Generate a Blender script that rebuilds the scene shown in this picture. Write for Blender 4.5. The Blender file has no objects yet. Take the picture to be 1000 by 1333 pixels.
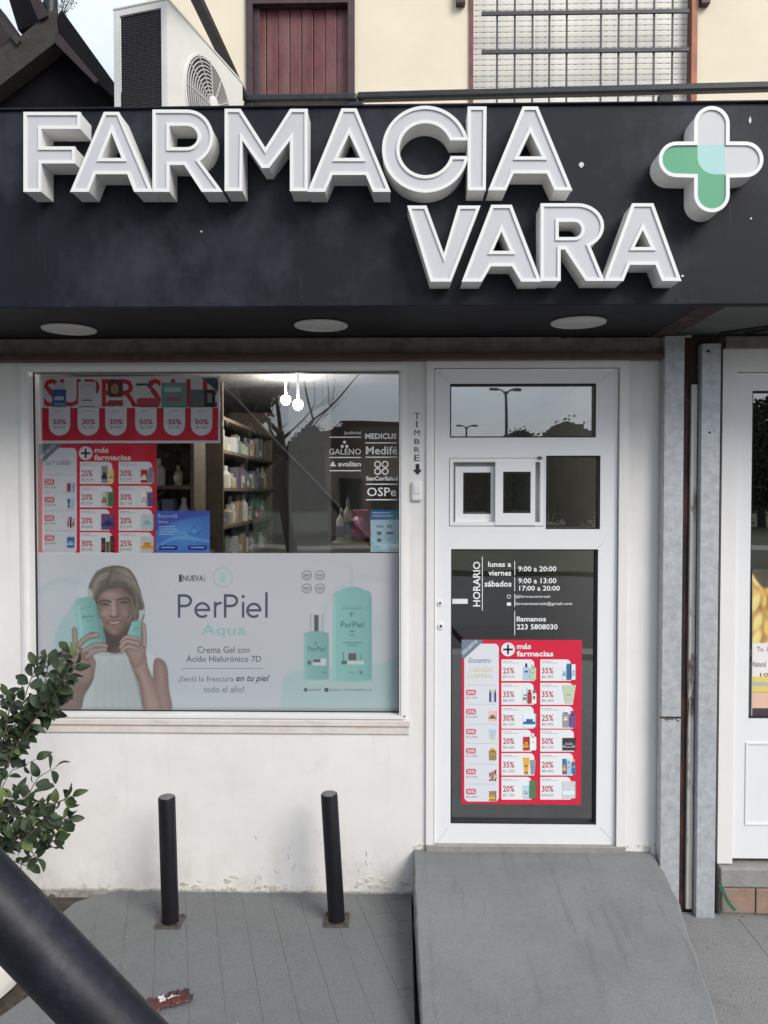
import bpy, bmesh, math, random
import numpy as np
from mathutils import Vector, Matrix, noise as mnoise
from mathutils.geometry import tessellate_polygon
random.seed(7)
rad = math.radians
scene = bpy.context.scene
COL = scene.collection

# ------------------------------------------------------------ camera, sky, sun, exposure
CAM = Vector((0.0, -3.333, 1.767)); PITCH = rad(1.52); YAW = rad(1.2)
cd = bpy.data.cameras.new('camera'); cam = bpy.data.objects.new('camera', cd); COL.objects.link(cam)
cd.sensor_fit = 'HORIZONTAL'; cd.sensor_width = 36.0; cd.lens = 36.0
cd.clip_start = 0.05; cd.clip_end = 2000
cam.location = CAM; cam.rotation_euler = (math.pi/2 - PITCH, 0, YAW)
scene.camera = cam
SUN = Vector((0.62, -0.72, 0.74)).normalized()
w = bpy.data.worlds.new('World'); scene.world = w; w.use_nodes = True
nt = w.node_tree; sky = nt.nodes.new('ShaderNodeTexSky'); sky.sky_type = 'NISHITA'; sky.sun_disc = False
sky.sun_elevation = math.asin(SUN.z); sky.sun_rotation = math.atan2(SUN.x, SUN.y)
sky.air_density = 1.0; sky.dust_density = 1.0; sky.ozone_density = 1.0; sky.altitude = 20
# thin bright overcast with bluer gaps, the same all round the sky
tcw = nt.nodes.new('ShaderNodeTexCoord'); mpw = nt.nodes.new('ShaderNodeMapping'); mpw.inputs['Scale'].default_value = (1, 1, 2.4); nt.links.new(tcw.outputs['Generated'], mpw.inputs[0])
nzw = nt.nodes.new('ShaderNodeTexNoise'); nzw.inputs['Scale'].default_value = 2.1; nzw.inputs['Detail'].default_value = 5; nt.links.new(mpw.outputs[0], nzw.inputs['Vector'])
mrw = nt.nodes.new('ShaderNodeMapRange'); mrw.inputs['From Min'].default_value = .32; mrw.inputs['From Max'].default_value = .62; mrw.inputs['To Min'].default_value = .45; mrw.inputs['To Max'].default_value = .97
nt.links.new(nzw.outputs['Fac'], mrw.inputs['Value'])
mxw = nt.nodes.new('ShaderNodeMix'); mxw.data_type = 'RGBA'; mxw.inputs[7].default_value = (4.25, 4.55, 4.95, 1)
nt.links.new(mrw.outputs[0], mxw.inputs[0]); nt.links.new(sky.outputs[0], mxw.inputs[6])
nt.links.new(mxw.outputs[2], nt.nodes['Background'].inputs[0]); nt.nodes['Background'].inputs[1].default_value = 0.12
sd = bpy.data.lights.new('sun', 'SUN'); sun = bpy.data.objects.new('sun', sd); COL.objects.link(sun)
sd.energy = 1.5; sd.angle = rad(28); sd.color = (1.0, 0.95, 0.88)
sun.rotation_euler = (-SUN).to_track_quat('-Z', 'Y').to_euler()
scene.view_settings.view_transform = 'Standard'; scene.view_settings.look = 'None'
scene.view_settings.exposure = 0.98; scene.view_settings.gamma = 1.0
scene.cycles.use_denoising = True
scene.cycles.max_bounces = 10; scene.cycles.transparent_max_bounces = 24
scene.cycles.sample_clamp_indirect = 6.0

# ------------------------------------------------------------ measuring: a pixel of the photograph to a point on a plane
_F = Vector((-math.sin(YAW)*math.cos(PITCH), math.cos(YAW)*math.cos(PITCH), -math.sin(PITCH)))
_R = Vector((math.cos(YAW), math.sin(YAW), 0)); _U = _R.cross(_F)
def ray(px, py): return _F + _R*((px-500)/1000) + _U*((666.5-py)/1000)
def P(px, py, Y):
    d = ray(px, py); return CAM + d*((Y-CAM.y)/d.y)
def PZ(px, py, Z):
    d = ray(px, py); return CAM + d*((Z-CAM.z)/d.z)
def RC(x0, y0, x1, y1, Y):
    ym, xm = (y0+y1)/2, (x0+x1)/2
    return P(x0, ym, Y).x, P(x1, ym, Y).x, P(xm, y1, Y).z, P(xm, y0, Y).z

# ------------------------------------------------------------ materials
def lin(c): return tuple(((v/255)/12.92 if v/255 <= .04045 else ((v/255+.055)/1.055)**2.4) for v in c)
MATS = {}
def mat(name, col, rough=.6, metal=0., var=.08, scale=6., bump=0., bscale=60., spec=.5, emit=None, es=0., var2=0., coat=0.):
    if name in MATS: return MATS[name]
    m = bpy.data.materials.new(name); m.use_nodes = True; MATS[name] = m
    n = m.node_tree.nodes; l = m.node_tree.links; b = n['Principled BSDF']
    b.inputs['Roughness'].default_value = rough; b.inputs['Metallic'].default_value = metal
    b.inputs['Specular IOR Level'].default_value = spec; b.inputs['Coat Weight'].default_value = coat
    tc = n.new('ShaderNodeTexCoord')
    if var > 0:
        nz = n.new('ShaderNodeTexNoise'); nz.inputs['Scale'].default_value = scale; nz.inputs['Detail'].default_value = 6; nz.inputs['Roughness'].default_value = .65
        l.new(tc.outputs['Object'], nz.inputs['Vector'])
        mr = n.new('ShaderNodeMapRange'); mr.inputs['From Min'].default_value = .3; mr.inputs['From Max'].default_value = .7
        mr.inputs['To Min'].default_value = 1-var; mr.inputs['To Max'].default_value = 1+var
        l.new(nz.outputs['Fac'], mr.inputs['Value'])
        mx = n.new('ShaderNodeMix'); mx.data_type = 'RGBA'; mx.blend_type = 'MULTIPLY'; mx.inputs[0].default_value = 1
        mx.inputs[6].default_value = (*col, 1); l.new(mr.outputs[0], mx.inputs[7]); l.new(mx.outputs[2], b.inputs['Base Color'])
        m['mixout'] = 1
    else: b.inputs['Base Color'].default_value = (*col, 1)
    if bump > 0:
        nb = n.new('ShaderNodeTexNoise'); nb.inputs['Scale'].default_value = bscale; nb.inputs['Detail'].default_value = 5
        l.new(tc.outputs['Object'], nb.inputs['Vector'])
        bp = n.new('ShaderNodeBump'); bp.inputs['Strength'].default_value = bump; bp.inputs['Distance'].default_value = .01
        l.new(nb.outputs['Fac'], bp.inputs['Height']); l.new(bp.outputs[0], b.inputs['Normal'])
    if emit: b.inputs['Emission Color'].default_value = (*emit, 1); b.inputs['Emission Strength'].default_value = es
    return m
def blotch(m, col, scale, lo, hi, amount=1., stretch=(1, 1, 1), zfade=None, seed=0.):
    """lay a second colour over a material in noise-shaped patches; zfade=(z0,z1) keeps it to a band of heights"""
    n = m.node_tree.nodes; l = m.node_tree.links; b = n['Principled BSDF']; s = b.inputs['Base Color']
    src = s.links[0].from_socket if s.links else None
    tc = n.new('ShaderNodeTexCoord'); mp = n.new('ShaderNodeMapping'); mp.inputs['Scale'].default_value = stretch; mp.inputs['Location'].default_value = (seed, seed*1.7, -seed)
    l.new(tc.outputs['Object'], mp.inputs[0])
    nz = n.new('ShaderNodeTexNoise'); nz.inputs['Scale'].default_value = scale; nz.inputs['Detail'].default_value = 8; nz.inputs['Roughness'].default_value = .7
    l.new(mp.outputs[0], nz.inputs['Vector'])
    mr = n.new('ShaderNodeMapRange'); mr.inputs['From Min'].default_value = lo; mr.inputs['From Max'].default_value = hi; mr.inputs['To Max'].default_value = amount
    val = nz.outputs['Fac']
    if zfade:
        sx = n.new('ShaderNodeSeparateXYZ'); l.new(tc.outputs['Object'], sx.inputs[0])
        zr = n.new('ShaderNodeMapRange'); zr.inputs['From Min'].default_value = zfade[0]; zr.inputs['From Max'].default_value = zfade[1]
        zr.inputs['To Min'].default_value = .28; zr.inputs['To Max'].default_value = 0
        l.new(sx.outputs[2], zr.inputs['Value'])
        ad = n.new('ShaderNodeMath'); ad.operation = 'ADD'; l.new(val, ad.inputs[0]); l.new(zr.outputs[0], ad.inputs[1]); val = ad.outputs[0]
    l.new(val, mr.inputs['Value'])
    mx = n.new('ShaderNodeMix'); mx.data_type = 'RGBA'; l.new(mr.outputs[0], mx.inputs[0])
    if src: l.new(src, mx.inputs[6])
    else: mx.inputs[6].default_value = s.default_value
    mx.inputs[7].default_value = (*col, 1); l.new(mx.outputs[2], s)
    return m
def glass_mat(name, tint, r0=.09, rough=0.0):
    m = bpy.data.materials.new(name); m.use_nodes = True; n = m.node_tree.nodes; l = m.node_tree.links
    n.remove(n['Principled BSDF'])
    t = n.new('ShaderNodeBsdfTransparent'); t.inputs[0].default_value = (*tint, 1)
    g = n.new('ShaderNodeBsdfGlossy'); g.inputs['Roughness'].default_value = rough; g.inputs[0].default_value = (.97, .98, 1, 1)
    lw = n.new('ShaderNodeLayerWeight'); lw.inputs[0].default_value = .5
    pw = n.new('ShaderNodeMath'); pw.operation = 'POWER'; pw.inputs[1].default_value = 4; l.new(lw.outputs['Facing'], pw.inputs[0])
    ma = n.new('ShaderNodeMath'); ma.operation = 'MULTIPLY_ADD'; ma.inputs[1].default_value = .8; ma.inputs[2].default_value = r0; l.new(pw.outputs[0], ma.inputs[0])
    tc = n.new('ShaderNodeTexCoord'); nz = n.new('ShaderNodeTexNoise'); nz.inputs['Scale'].default_value = 2.2; nz.inputs['Detail'].default_value = 1; l.new(tc.outputs['Object'], nz.inputs['Vector'])
    bp = n.new('ShaderNodeBump'); bp.inputs['Strength'].default_value = .03; bp.inputs['Distance'].default_value = .03; l.new(nz.outputs['Fac'], bp.inputs['Height']); l.new(bp.outputs[0], g.inputs['Normal'])
    mx = n.new('ShaderNodeMixShader'); l.new(ma.outputs[0], mx.inputs[0]); l.new(t.outputs[0], mx.inputs[1]); l.new(g.outputs[0], mx.inputs[2])
    l.new(mx.outputs[0], n['Material Output'].inputs[0])
    MATS[name] = m; return m

# ------------------------------------------------------------ mesh building
class MB:
    def __init__(s): s.v = []; s.f = []; s.m = []
    def add(s, vs, fs, mi=0):
        o = len(s.v); s.v += [tuple(v) for v in vs]
        for f in fs: s.f.append(tuple(i+o for i in f)); s.m.append(mi)
    def box(s, x0, x1, y0, y1, z0, z1, mi=0):
        s.add([(x0,y0,z0),(x1,y0,z0),(x1,y1,z0),(x0,y1,z0),(x0,y0,z1),(x1,y0,z1),(x1,y1,z1),(x0,y1,z1)],
              [(3,2,1,0),(4,5,6,7),(0,1,5,4),(1,2,6,5),(2,3,7,6),(3,0,4,7)], mi); return s
    def panel(s, X0, X1, Z0, Z1, holes, y0, y1, mi=0):
        """upright slab with rectangular holes (x0,x1,z0,z1), only its outer faces"""
        xs = sorted({X0, X1, *[min(max(v, X0), X1) for h in holes for v in h[:2]]}); zs = sorted({Z0, Z1, *[min(max(v, Z0), Z1) for h in holes for v in h[2:]]})
        sol = lambda i, j: 0 <= i < len(xs)-1 and 0 <= j < len(zs)-1 and not any(h[0]-1e-6 <= (xs[i]+xs[i+1])/2 <= h[1] and h[2] <= (zs[j]+zs[j+1])/2 <= h[3] for h in holes)
        for i in range(len(xs)-1):
            for j in range(len(zs)-1):
                if not sol(i, j): continue
                a, b, c, d = xs[i], xs[i+1], zs[j], zs[j+1]
                s.add([(a,y0,c),(b,y0,c),(b,y0,d),(a,y0,d)], [(0,1,2,3)], mi); s.add([(a,y1,c),(b,y1,c),(b,y1,d),(a,y1,d)], [(3,2,1,0)], mi)
                if not sol(i-1, j): s.add([(a,y0,c),(a,y0,d),(a,y1,d),(a,y1,c)], [(0,1,2,3)], mi)
                if not sol(i+1, j): s.add([(b,y0,c),(b,y1,c),(b,y1,d),(b,y0,d)], [(0,1,2,3)], mi)
                if not sol(i, j-1): s.add([(a,y0,c),(a,y1,c),(b,y1,c),(b,y0,c)], [(0,1,2,3)], mi)
                if not sol(i, j+1): s.add([(a,y0,d),(b,y0,d),(b,y1,d),(a,y1,d)], [(0,1,2,3)], mi)
        return s
    def frame(s, x0, x1, z0, z1, t, y0, y1, mi=0):
        return s.panel(x0, x1, z0, z1, [(x0+t, x1-t, z0+t, z1-t)], y0, y1, mi)
    def tube(s, p0, p1, r0, r1=None, seg=10, caps=True, mi=0):
        p0, p1 = Vector(p0), Vector(p1); r1 = r0 if r1 is None else r1; d = (p1-p0).normalized()
        a = d.orthogonal().normalized(); b = d.cross(a); vs = []
        for p, r in ((p0, r0), (p1, r1)):
            for k in range(seg):
                t = 2*math.pi*k/seg; vs.append(p + a*(r*math.cos(t)) + b*(r*math.sin(t)))
        fs = [(k, (k+1) % seg, seg+(k+1) % seg, seg+k) for k in range(seg)]
        if caps: fs += [tuple(range(seg-1, -1, -1)), tuple(range(seg, 2*seg))]
        s.add(vs, fs, mi); return s
    def path(s, pts, rs, seg=8, mi=0):
        pts = [Vector(p) for p in pts]; rings = []; vs = []
        up = None
        for i, p in enumerate(pts):
            d = (pts[min(i+1, len(pts)-1)] - pts[max(i-1, 0)]).normalized()
            a = d.orthogonal().normalized() if up is None else (up - d*up.dot(d)).normalized(); up = a; b = d.cross(a)
            r = rs[i] if isinstance(rs, (list, tuple)) else rs
            vs += [p + a*(r*math.cos(2*math.pi*k/seg)) + b*(r*math.sin(2*math.pi*k/seg)) for k in range(seg)]
        n = len(pts); fs = [(i*seg+k, i*seg+(k+1) % seg, (i+1)*seg+(k+1) % seg, (i+1)*seg+k) for i in range(n-1) for k in range(seg)]
        fs += [tuple(range(seg-1, -1, -1)), tuple(range((n-1)*seg, n*seg))]
        s.add(vs, fs, mi); return s
    def loops(s, loops2d, y, mi=0, flip=False):
        """flat fill of 2D loops (first outer, rest holes) in the plane y"""
        l3 = [[Vector((p[0], p[1], 0)) for p in lp] for lp in loops2d]
        tris = tessellate_polygon(l3); flat = [(p.x, y, p.y) for lp in l3 for p in lp]
        out = []
        for t in tris:
            a, b, c = [Vector(flat[i]) for i in t]
            nrm = (b-a).cross(c-a)
            if nrm.length < 1e-12: continue
            out.append(tuple(t) if (nrm.y < 0) != flip else tuple(reversed(t)))
        s.add(flat, out, mi)
    def prism(s, loops2d, y0, y1, mi=0, front=True, back=True):
        if front: s.loops(loops2d, y0, mi)
        if back: s.loops(loops2d, y1, mi, True)
        for k, lp in enumerate(loops2d):
            lp = orient(lp, k == 0); n = len(lp)
            vs = [(p[0], y0, p[1]) for p in lp] + [(p[0], y1, p[1]) for p in lp]
            s.add(vs, [(i, n+i, n+(i+1) % n, (i+1) % n) for i in range(n)], mi)
        return s
    def lathe(s, c, prof, seg=24, mi=0, cap=True):
        vs = []; n = len(prof)
        for r, z in prof:
            vs += [(c[0]+r*math.cos(2*math.pi*k/seg), c[1]+r*math.sin(2*math.pi*k/seg), c[2]+z) for k in range(seg)]
        fs = [(i*seg+k, i*seg+(k+1) % seg, (i+1)*seg+(k+1) % seg, (i+1)*seg+k) for i in range(n-1) for k in range(seg)]
        if cap: fs += [tuple(range(seg-1, -1, -1)), tuple(range((n-1)*seg, n*seg))]
        s.add(vs, fs, mi); return s
    def mesh(s, name):
        me = bpy.data.meshes.new(name); me.from_pydata(s.v, [], s.f); me.update(); return me
    def build(s, name, mats, parent=None, smooth=False, bevel=0., label=None, cat=None, group=None, kind=None, loc=None, angle=35):
        me = s.mesh(name); mats = mats if isinstance(mats, (list, tuple)) else [mats]
        for m in mats: me.materials.append(MATS[m] if isinstance(m, str) else m)
        if len(mats) > 1: me.polygons.foreach_set('material_index', s.m)
        o = bpy.data.objects.new(name, me); COL.objects.link(o); o.parent = parent
        if parent is not None: o.matrix_parent_inverse = Matrix.Translation(-full_loc(parent))
        if smooth:
            me.polygons.foreach_set('use_smooth', [True]*len(me.polygons))
            me.set_sharp_from_angle(angle=rad(angle))
        if bevel:
            md = o.modifiers.new('bevel', 'BEVEL'); md.width = bevel; md.segments = 2; md.limit_method = 'ANGLE'; md.angle_limit = rad(40)
        tag(o, label, cat, group, kind); return o
def full_loc(o):
    v = Vector(o.location)
    return v
def tag(o, label=None, cat=None, group=None, kind=None):
    for k, v in (('label', label), ('category', cat), ('group', group), ('kind', kind)):
        if v: o[k] = v
    return o
def thing(name, label, cat, loc=(0, 0, 0), group=None):
    o = bpy.data.objects.new(name, None); COL.objects.link(o); o.location = loc; o.empty_display_size = .1
    return tag(o, label, cat, group)
def child_copy(src, parent):
    c = src.copy(); COL.objects.link(c); c.parent = parent; return c
def orient(lp, ccw):
    a = sum(lp[i][0]*lp[(i+1) % len(lp)][1] - lp[(i+1) % len(lp)][0]*lp[i][1] for i in range(len(lp)))
    return list(lp) if (a > 0) == ccw else list(reversed(lp))
def inset(lp, d):
    """offset a loop to its left by d (into the material for ccw outers and cw holes)"""
    n = len(lp); out = []
    for i in range(n):
        a, b, c = Vector(lp[i-1]), Vector(lp[i]), Vector(lp[(i+1) % n])
        e1, e2 = (b-a).normalized(), (c-b).normalized()
        n1, n2 = Vector((-e1.y, e1.x)), Vector((-e2.y, e2.x))
        m = n1+n2
        if m.length < 1e-6: m = n1
        m.normalize(); k = d/max(m.dot(n1), .38); out.append((b.x+m.x*k, b.y+m.y*k))
    return out
def arc(cx, cy, rx, ry, a0, a1, n=14):
    return [(cx+rx*math.cos(rad(a0+(a1-a0)*i/n)), cy+ry*math.sin(rad(a0+(a1-a0)*i/n))) for i in range(n+1)]
def spline(pts, n=6, closed=True):
    out = []; N = len(pts)
    for i in range(N if closed else N-1):
        p0, p1, p2, p3 = [pts[(i+k) % N] if closed else pts[min(max(i+k, 0), N-1)] for k in (-1, 0, 1, 2)]
        for j in range(n):
            t = j/n
            out.append(tuple(.5*(2*p1[k] + (p2[k]-p0[k])*t + (2*p0[k]-5*p1[k]+4*p2[k]-p3[k])*t*t + (-p0[k]+3*p1[k]-3*p2[k]+p3[k])*t**3) for k in range(len(p1))))
    if not closed: out.append(tuple(pts[-1]))
    return out

# flat print: polygons and lettering in photograph pixels, laid on a plane in thin layers
_TX = {}
def text_geo(s, bold=0., shear=0.):
    k = (s, bold, shear)
    if k not in _TX:
        cu = bpy.data.curves.new('t', 'FONT'); cu.body = s; cu.resolution_u = 2; cu.offset = bold; cu.shear = shear; cu.fill_mode = 'FRONT'
        o = bpy.data.objects.new('t', cu); me = bpy.data.meshes.new_from_object(o)
        v = np.array([tuple(q.co)[:2] for q in me.vertices]) if len(me.vertices) else np.zeros((1, 2)); f = [tuple(p.vertices) for p in me.polygons]
        bpy.data.objects.remove(o); bpy.data.meshes.remove(me)
        mn, mx = v.min(0), v.max(0); _TX[k] = ((v-mn)/np.maximum(mx-mn, 1e-6), f)
    return _TX[k]
class Print:
    def __init__(s, Y, step=.0004): s.mb = MB(); s.Y = Y; s.step = step; s.cols = []
    def ci(s, c):
        if c not in s.cols: s.cols.append(c)
        return s.cols.index(c)
    def poly(s, pts, col, layer=1):
        Y = s.Y - layer*s.step; w_ = [P(x, y, Y) for x, y in pts]
        s.mb.loops([[(p.x, p.z) for p in w_]], Y, s.ci(col))
    def rect(s, x0, y0, x1, y1, col, layer=1): s.poly([(x0, y0), (x0, y1), (x1, y1), (x1, y0)], col, layer)
    def rrect(s, x0, y0, x1, y1, r, col, layer=1, corners=(1, 1, 1, 1)):
        pts = []
        for (cx, cy, a, k) in ((x0+r, y0+r, 180, 0), (x1-r, y0+r, 270, 1), (x1-r, y1-r, 0, 2), (x0+r, y1-r, 90, 3)):
            pts += arc(cx, cy, r, r, a, a+90, 5) if corners[k] else [(cx + (r if k in (1, 2) else -r), cy + (r if k > 1 else -r))]
        s.poly(pts, col, layer)
    def disc(s, x, y, rx, col, layer=1, ry=None): s.poly(arc(x, y, rx, ry or rx, 0, 345, 23), col, layer)
    def ring(s, x, y, r, wd, col, layer=1):
        Y = s.Y - layer*s.step
        L = [[(q.x, q.z) for q in (P(a, b, Y) for a, b in arc(x, y, k, k, 0, 345, 23))] for k in (r, r-wd)]
        s.mb.loops(L, Y, s.ci(col))
    def stroke(s, pts, wd, col, layer=1):
        pts = [Vector(p) for p in pts]; L, Rr = [], []
        for i, p in enumerate(pts):
            d = (pts[min(i+1, len(pts)-1)] - pts[max(i-1, 0)]).normalized(); nn = Vector((-d.y, d.x))*wd/2
            L.append(p+nn); Rr.append(p-nn)
        Y = s.Y - layer*s.step; c = s.ci(col)
        for i in range(len(pts)-1):
            q = [P(v.x, v.y, Y) for v in (L[i], L[i+1], Rr[i+1], Rr[i])]
            nrm = (q[1]-q[0]).cross(q[2]-q[0])
            s.mb.add(q, [(0, 1, 2, 3) if nrm.y < 0 else (3, 2, 1, 0)], c)
    def text(s, t, x0, y0, x1, y1, col, layer=2, bold=0., shear=0., rot=False):
        v, f = text_geo(t, bold, shear); Y = s.Y - layer*s.step
        if rot: pts = [P(x0+(x1-x0)*(1-q[1]) if False else x0+(x1-x0)*(1-q[1]), y1-(y1-y0)*q[0], Y) for q in v]
        else: pts = [P(x0+(x1-x0)*q[0], y1-(y1-y0)*q[1], Y) for q in v]
        s.mb.add(pts, f, s.ci(col))
    def build(s, name, parent=None, rough=.5, **k):
        ms = [mat('ink_%d_%d_%d' % tuple(c), lin(c), rough, var=0.) for c in s.cols]
        return s.mb.build(name, ms, parent, **k)

# a painted sheet: a fine grid whose vertex colours are brushed with soft shapes (in photograph pixels)
class Canvas:
    def __init__(s, x0, y0, x1, y1, n=1.0):
        s.x0, s.y0, s.x1, s.y1 = x0, y0, x1, y1; s.w = int((x1-x0)*n)+1; s.h = int((y1-y0)*n)+1
        s.X, s.Yy = np.meshgrid(np.linspace(x0, x1, s.w), np.linspace(y0, y1, s.h)); s.c = np.zeros((s.h, s.w, 3))
    def put(s, m, col):
        col = np.array(col, float); col = col if col.ndim > 1 else col[None, None, :]
        s.c += (col - s.c)*m[..., None]
    def dist(s, pts, closed):
        d = np.full(s.X.shape, 1e9); ins = np.zeros(s.X.shape, bool); n = len(pts)
        for i in range(n if closed else n-1):
            (ax, ay), (bx, by) = pts[i], pts[(i+1) % n]; ex, ey = bx-ax, by-ay; L = ex*ex+ey*ey+1e-9
            t = np.clip(((s.X-ax)*ex+(s.Yy-ay)*ey)/L, 0, 1); d = np.minimum(d, np.hypot(s.X-ax-t*ex, s.Yy-ay-t*ey))
            if closed:
                c = ((ay > s.Yy) != (by > s.Yy)) & (s.X < ex*(s.Yy-ay)/(by-ay+1e-12)+ax); ins ^= c
        return np.where(ins, -d, d)
    def fill(s, pts, col, soft=1.2, a=1., smooth=True, col2=None, g=None):
        if smooth: pts = spline(pts, 5)
        m = np.clip(.5 - s.dist(pts, True)/soft, 0, 1)*a
        if col2 is not None:
            (ax, ay), (bx, by) = g; t = np.clip(((s.X-ax)*(bx-ax)+(s.Yy-ay)*(by-ay))/((bx-ax)**2+(by-ay)**2), 0, 1)[..., None]
            col = np.array(col)*(1-t)+np.array(col2)*t
        s.put(m, col)
    def line(s, pts, wd, col, soft=1., a=1., smooth=True):
        if smooth and len(pts) > 2: pts = spline(pts, 5, False)
        s.put(np.clip(.5 + (wd/2 - s.dist(pts, False))/soft, 0, 1)*a, col)
    def blob(s, x, y, rx, ry, col, a=1., rot=0., hard=0.):
        c, q = math.cos(rad(rot)), math.sin(rad(rot)); u = ((s.X-x)*c+(s.Yy-y)*q)/rx; v = (-(s.X-x)*q+(s.Yy-y)*c)/ry
        r = np.hypot(u, v); s.put((np.clip((1-r)/(1-hard+1e-6), 0, 1)**1.5 if hard < 1 else (r < 1))*a, col)
    def build(s, name, Y, gain, parent=None, rough=.5, mx=.8, **k):
        me = bpy.data.meshes.new(name); c = s.c/255; c = np.where(c <= .04045, c/12.92, ((c+.055)/1.055)**2.4); c = np.clip(c*gain, 0, mx); gy = c.mean(2, keepdims=True); c = gy+(c-gy)*.82
        dr_ = np.array(_F)[None]+np.outer((s.X.ravel()-500)/1000, np.array(_R))+np.outer((666.5-s.Yy.ravel())/1000, np.array(_U)); vs = np.array(CAM)[None]+dr_*((Y-CAM.y)/dr_[:, 1])[:, None]
        W = s.w; fs = [(j*W+i, (j+1)*W+i, (j+1)*W+i+1, j*W+i+1) for j in range(s.h-1) for i in range(W-1)]
        me.from_pydata(vs.tolist(), [], fs); me.update()
        at = me.color_attributes.new('col', 'FLOAT_COLOR', 'POINT'); at.data.foreach_set('color', np.concatenate([c.reshape(-1, 3), np.ones((c.shape[0]*c.shape[1], 1))], 1).astype(np.float32).ravel())
        if 'painted_print' not in MATS:
            m = bpy.data.materials.new('painted_print'); m.use_nodes = True; MATS['painted_print'] = m
            a = m.node_tree.nodes.new('ShaderNodeVertexColor'); a.layer_name = 'col'; b = m.node_tree.nodes['Principled BSDF']; b.inputs['Roughness'].default_value = rough
            m.node_tree.links.new(a.outputs[0], b.inputs['Base Color'])
        me.materials.append(MATS['painted_print']); o = bpy.data.objects.new(name, me); COL.objects.link(o); o.parent = parent
        if parent is not None: o.matrix_parent_inverse = Matrix.Translation(-full_loc(parent))
        return tag(o, **k)

# ------------------------------------------------------------ palette
mat('plaster', (.745, .725, .705), .75, var=.05, scale=3, bump=.12, bscale=5)
blotch(MATS['plaster'], (.50, .47, .43), 5, .60, .85, .45, seed=3)
blotch(MATS['plaster'], (.60, .575, .53), 2.2, .48, .75, .5, (1, 1, 1), seed=21)
blotch(MATS['plaster'], (.56, .52, .46), 5, .60, .80, .5, (7, 1, .35), seed=27)
blotch(MATS['plaster'], (.56, .51, .45), 9, .66, .92, .7, zfade=(.0, .30), seed=9)
blotch(MATS['plaster'], (.42, .37, .31), 28, .78, .88, .7, zfade=(.0, .12), seed=31)
blotch(MATS['plaster'], (.64, .60, .54), 3.5, .55, .75, .5, (5, 1, .5), seed=41)
mat('plaster_left', (.70, .67, .62), .75, var=.06, scale=3, bump=.2, bscale=25)
mat('sill_paint', (.66, .60, .55), .6, var=.1, scale=9, bump=.1)
blotch(MATS['sill_paint'], (.36, .22, .16), 7, .55, .75, .5, (1, 1, 5))
mat('pvc', (.755, .74, .725), .35, var=.03, scale=4)
blotch(MATS['pvc'], (.56, .54, .50), 9, .62, .85, .35, (1, 1, .35), seed=5)
mat('pvc_clean', (.76, .76, .77), .3, var=.02, scale=5)
mat('gasket', (.012, .012, .014), .6, var=0)
mat('fascia', (.0085, .0100, .0155), .55, var=.25, scale=2.5, bump=.05, bscale=9, spec=.22)
blotch(MATS['fascia'], (.036, .040, .052), 2.6, .46, .68, .85, (1, 1, .8), seed=2)
blotch(MATS['fascia'], (.08, .085, .10), 6, .60, .75, .4, (5, 1, .22), seed=8)
blotch(MATS['fascia'], (.12, .13, .15), 70, .66, .78, .5, seed=4)
mat('soffit', (.016, .016, .019), .6, spec=.25, var=.2, scale=4)
mat('soffit_grey', (.10, .105, .10), .7, var=.25, scale=5)
mat('rust_beam', (.21, .18, .16), .6, var=.3, scale=14, bump=.2, bscale=50)
blotch(MATS['rust_beam'], (.12, .065, .05), 6, .52, .74, .5, (1, 1, 3), seed=2)
mat('rust_lip', (.095, .048, .040), .6, var=.3, scale=20)
mat('galvanised', (.44, .455, .475), .45, .2, var=.2, scale=30, bump=.05, bscale=90)
blotch(MATS['galvanised'], (.52, .54, .55), 26, .60, .70, .8, (1, 1, .8), seed=6)
blotch(MATS['galvanised'], (.30, .31, .33), 4, .55, .75, .5, (2, 2, .4), seed=1)
mat('rust_dark', (.030, .019, .017), .8, var=.4, scale=25, bump=.3)
blotch(MATS['rust_dark'], (.11, .045, .028), 9, .5, .65, .8, (2, 2, .5))
mat('white_strip', (.60, .57, .52), .5, var=.1, scale=10)
blotch(MATS['white_strip'], (.09, .038, .024), 3.4, .50, .60, .95, (4, 4, 1), seed=11)
mat('cream', (.77, .685, .53), .8, var=.05, scale=2, bump=.06, bscale=14)
mat('wood_red', (.120, .026, .026), .5, var=.3, scale=10, bump=.12, bscale=40)
blotch(MATS['wood_red'], (.20, .105, .105), 4, .42, .68, .6, (3, 3, .5), seed=4)
mat('wood_dark', (.055, .028, .030), .5, var=.3, scale=12)
mat('red_frame', (.16, .052, .045), .55, var=.25, scale=10)
mat('orange_frame', (.36, .12, .06), .55, var=.25, scale=10)
mat('blind', (.80, .77, .70), .6, var=.06, scale=5)
mat('iron', (.020, .022, .025), .45, .3, var=.3, scale=30)
blotch(MATS['iron'], (.55, .55, .52), 16, .70, .74, .9, (1, 5, 5), seed=7)
mat('bar_iron', (.05, .052, .058), .5, .3, var=.2)
mat('letter_side', (.78, .77, .75), .4, var=.06, scale=9)
blotch(MATS['letter_side'], (.42, .39, .34), 11, .62, .88, .35, seed=3)
mat('letter_rim', (.79, .785, .775), .35, var=.02)
mat('letter_face', (.56, .56, .585), .35, var=.03, scale=5)
mat('cross_green', (.085, .35, .19), .35, var=.03)
mat('cross_teal', (.36, .62, .60), .35, var=.03)
mat('lamp_lens', (.55, .54, .52), .4, var=.04)
mat('paving', (.150, .156, .157), .85, var=.16, scale=110, bump=.35, bscale=140)
blotch(MATS['paving'], (.104, .108, .103), 3, .48, .75, .7, seed=2)
blotch(MATS['paving'], (.175, .18, .18), 7, .58, .75, .4, seed=16)
blotch(MATS['paving'], (.06, .058, .054), 30, .64, .74, .55, seed=18)
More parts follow.
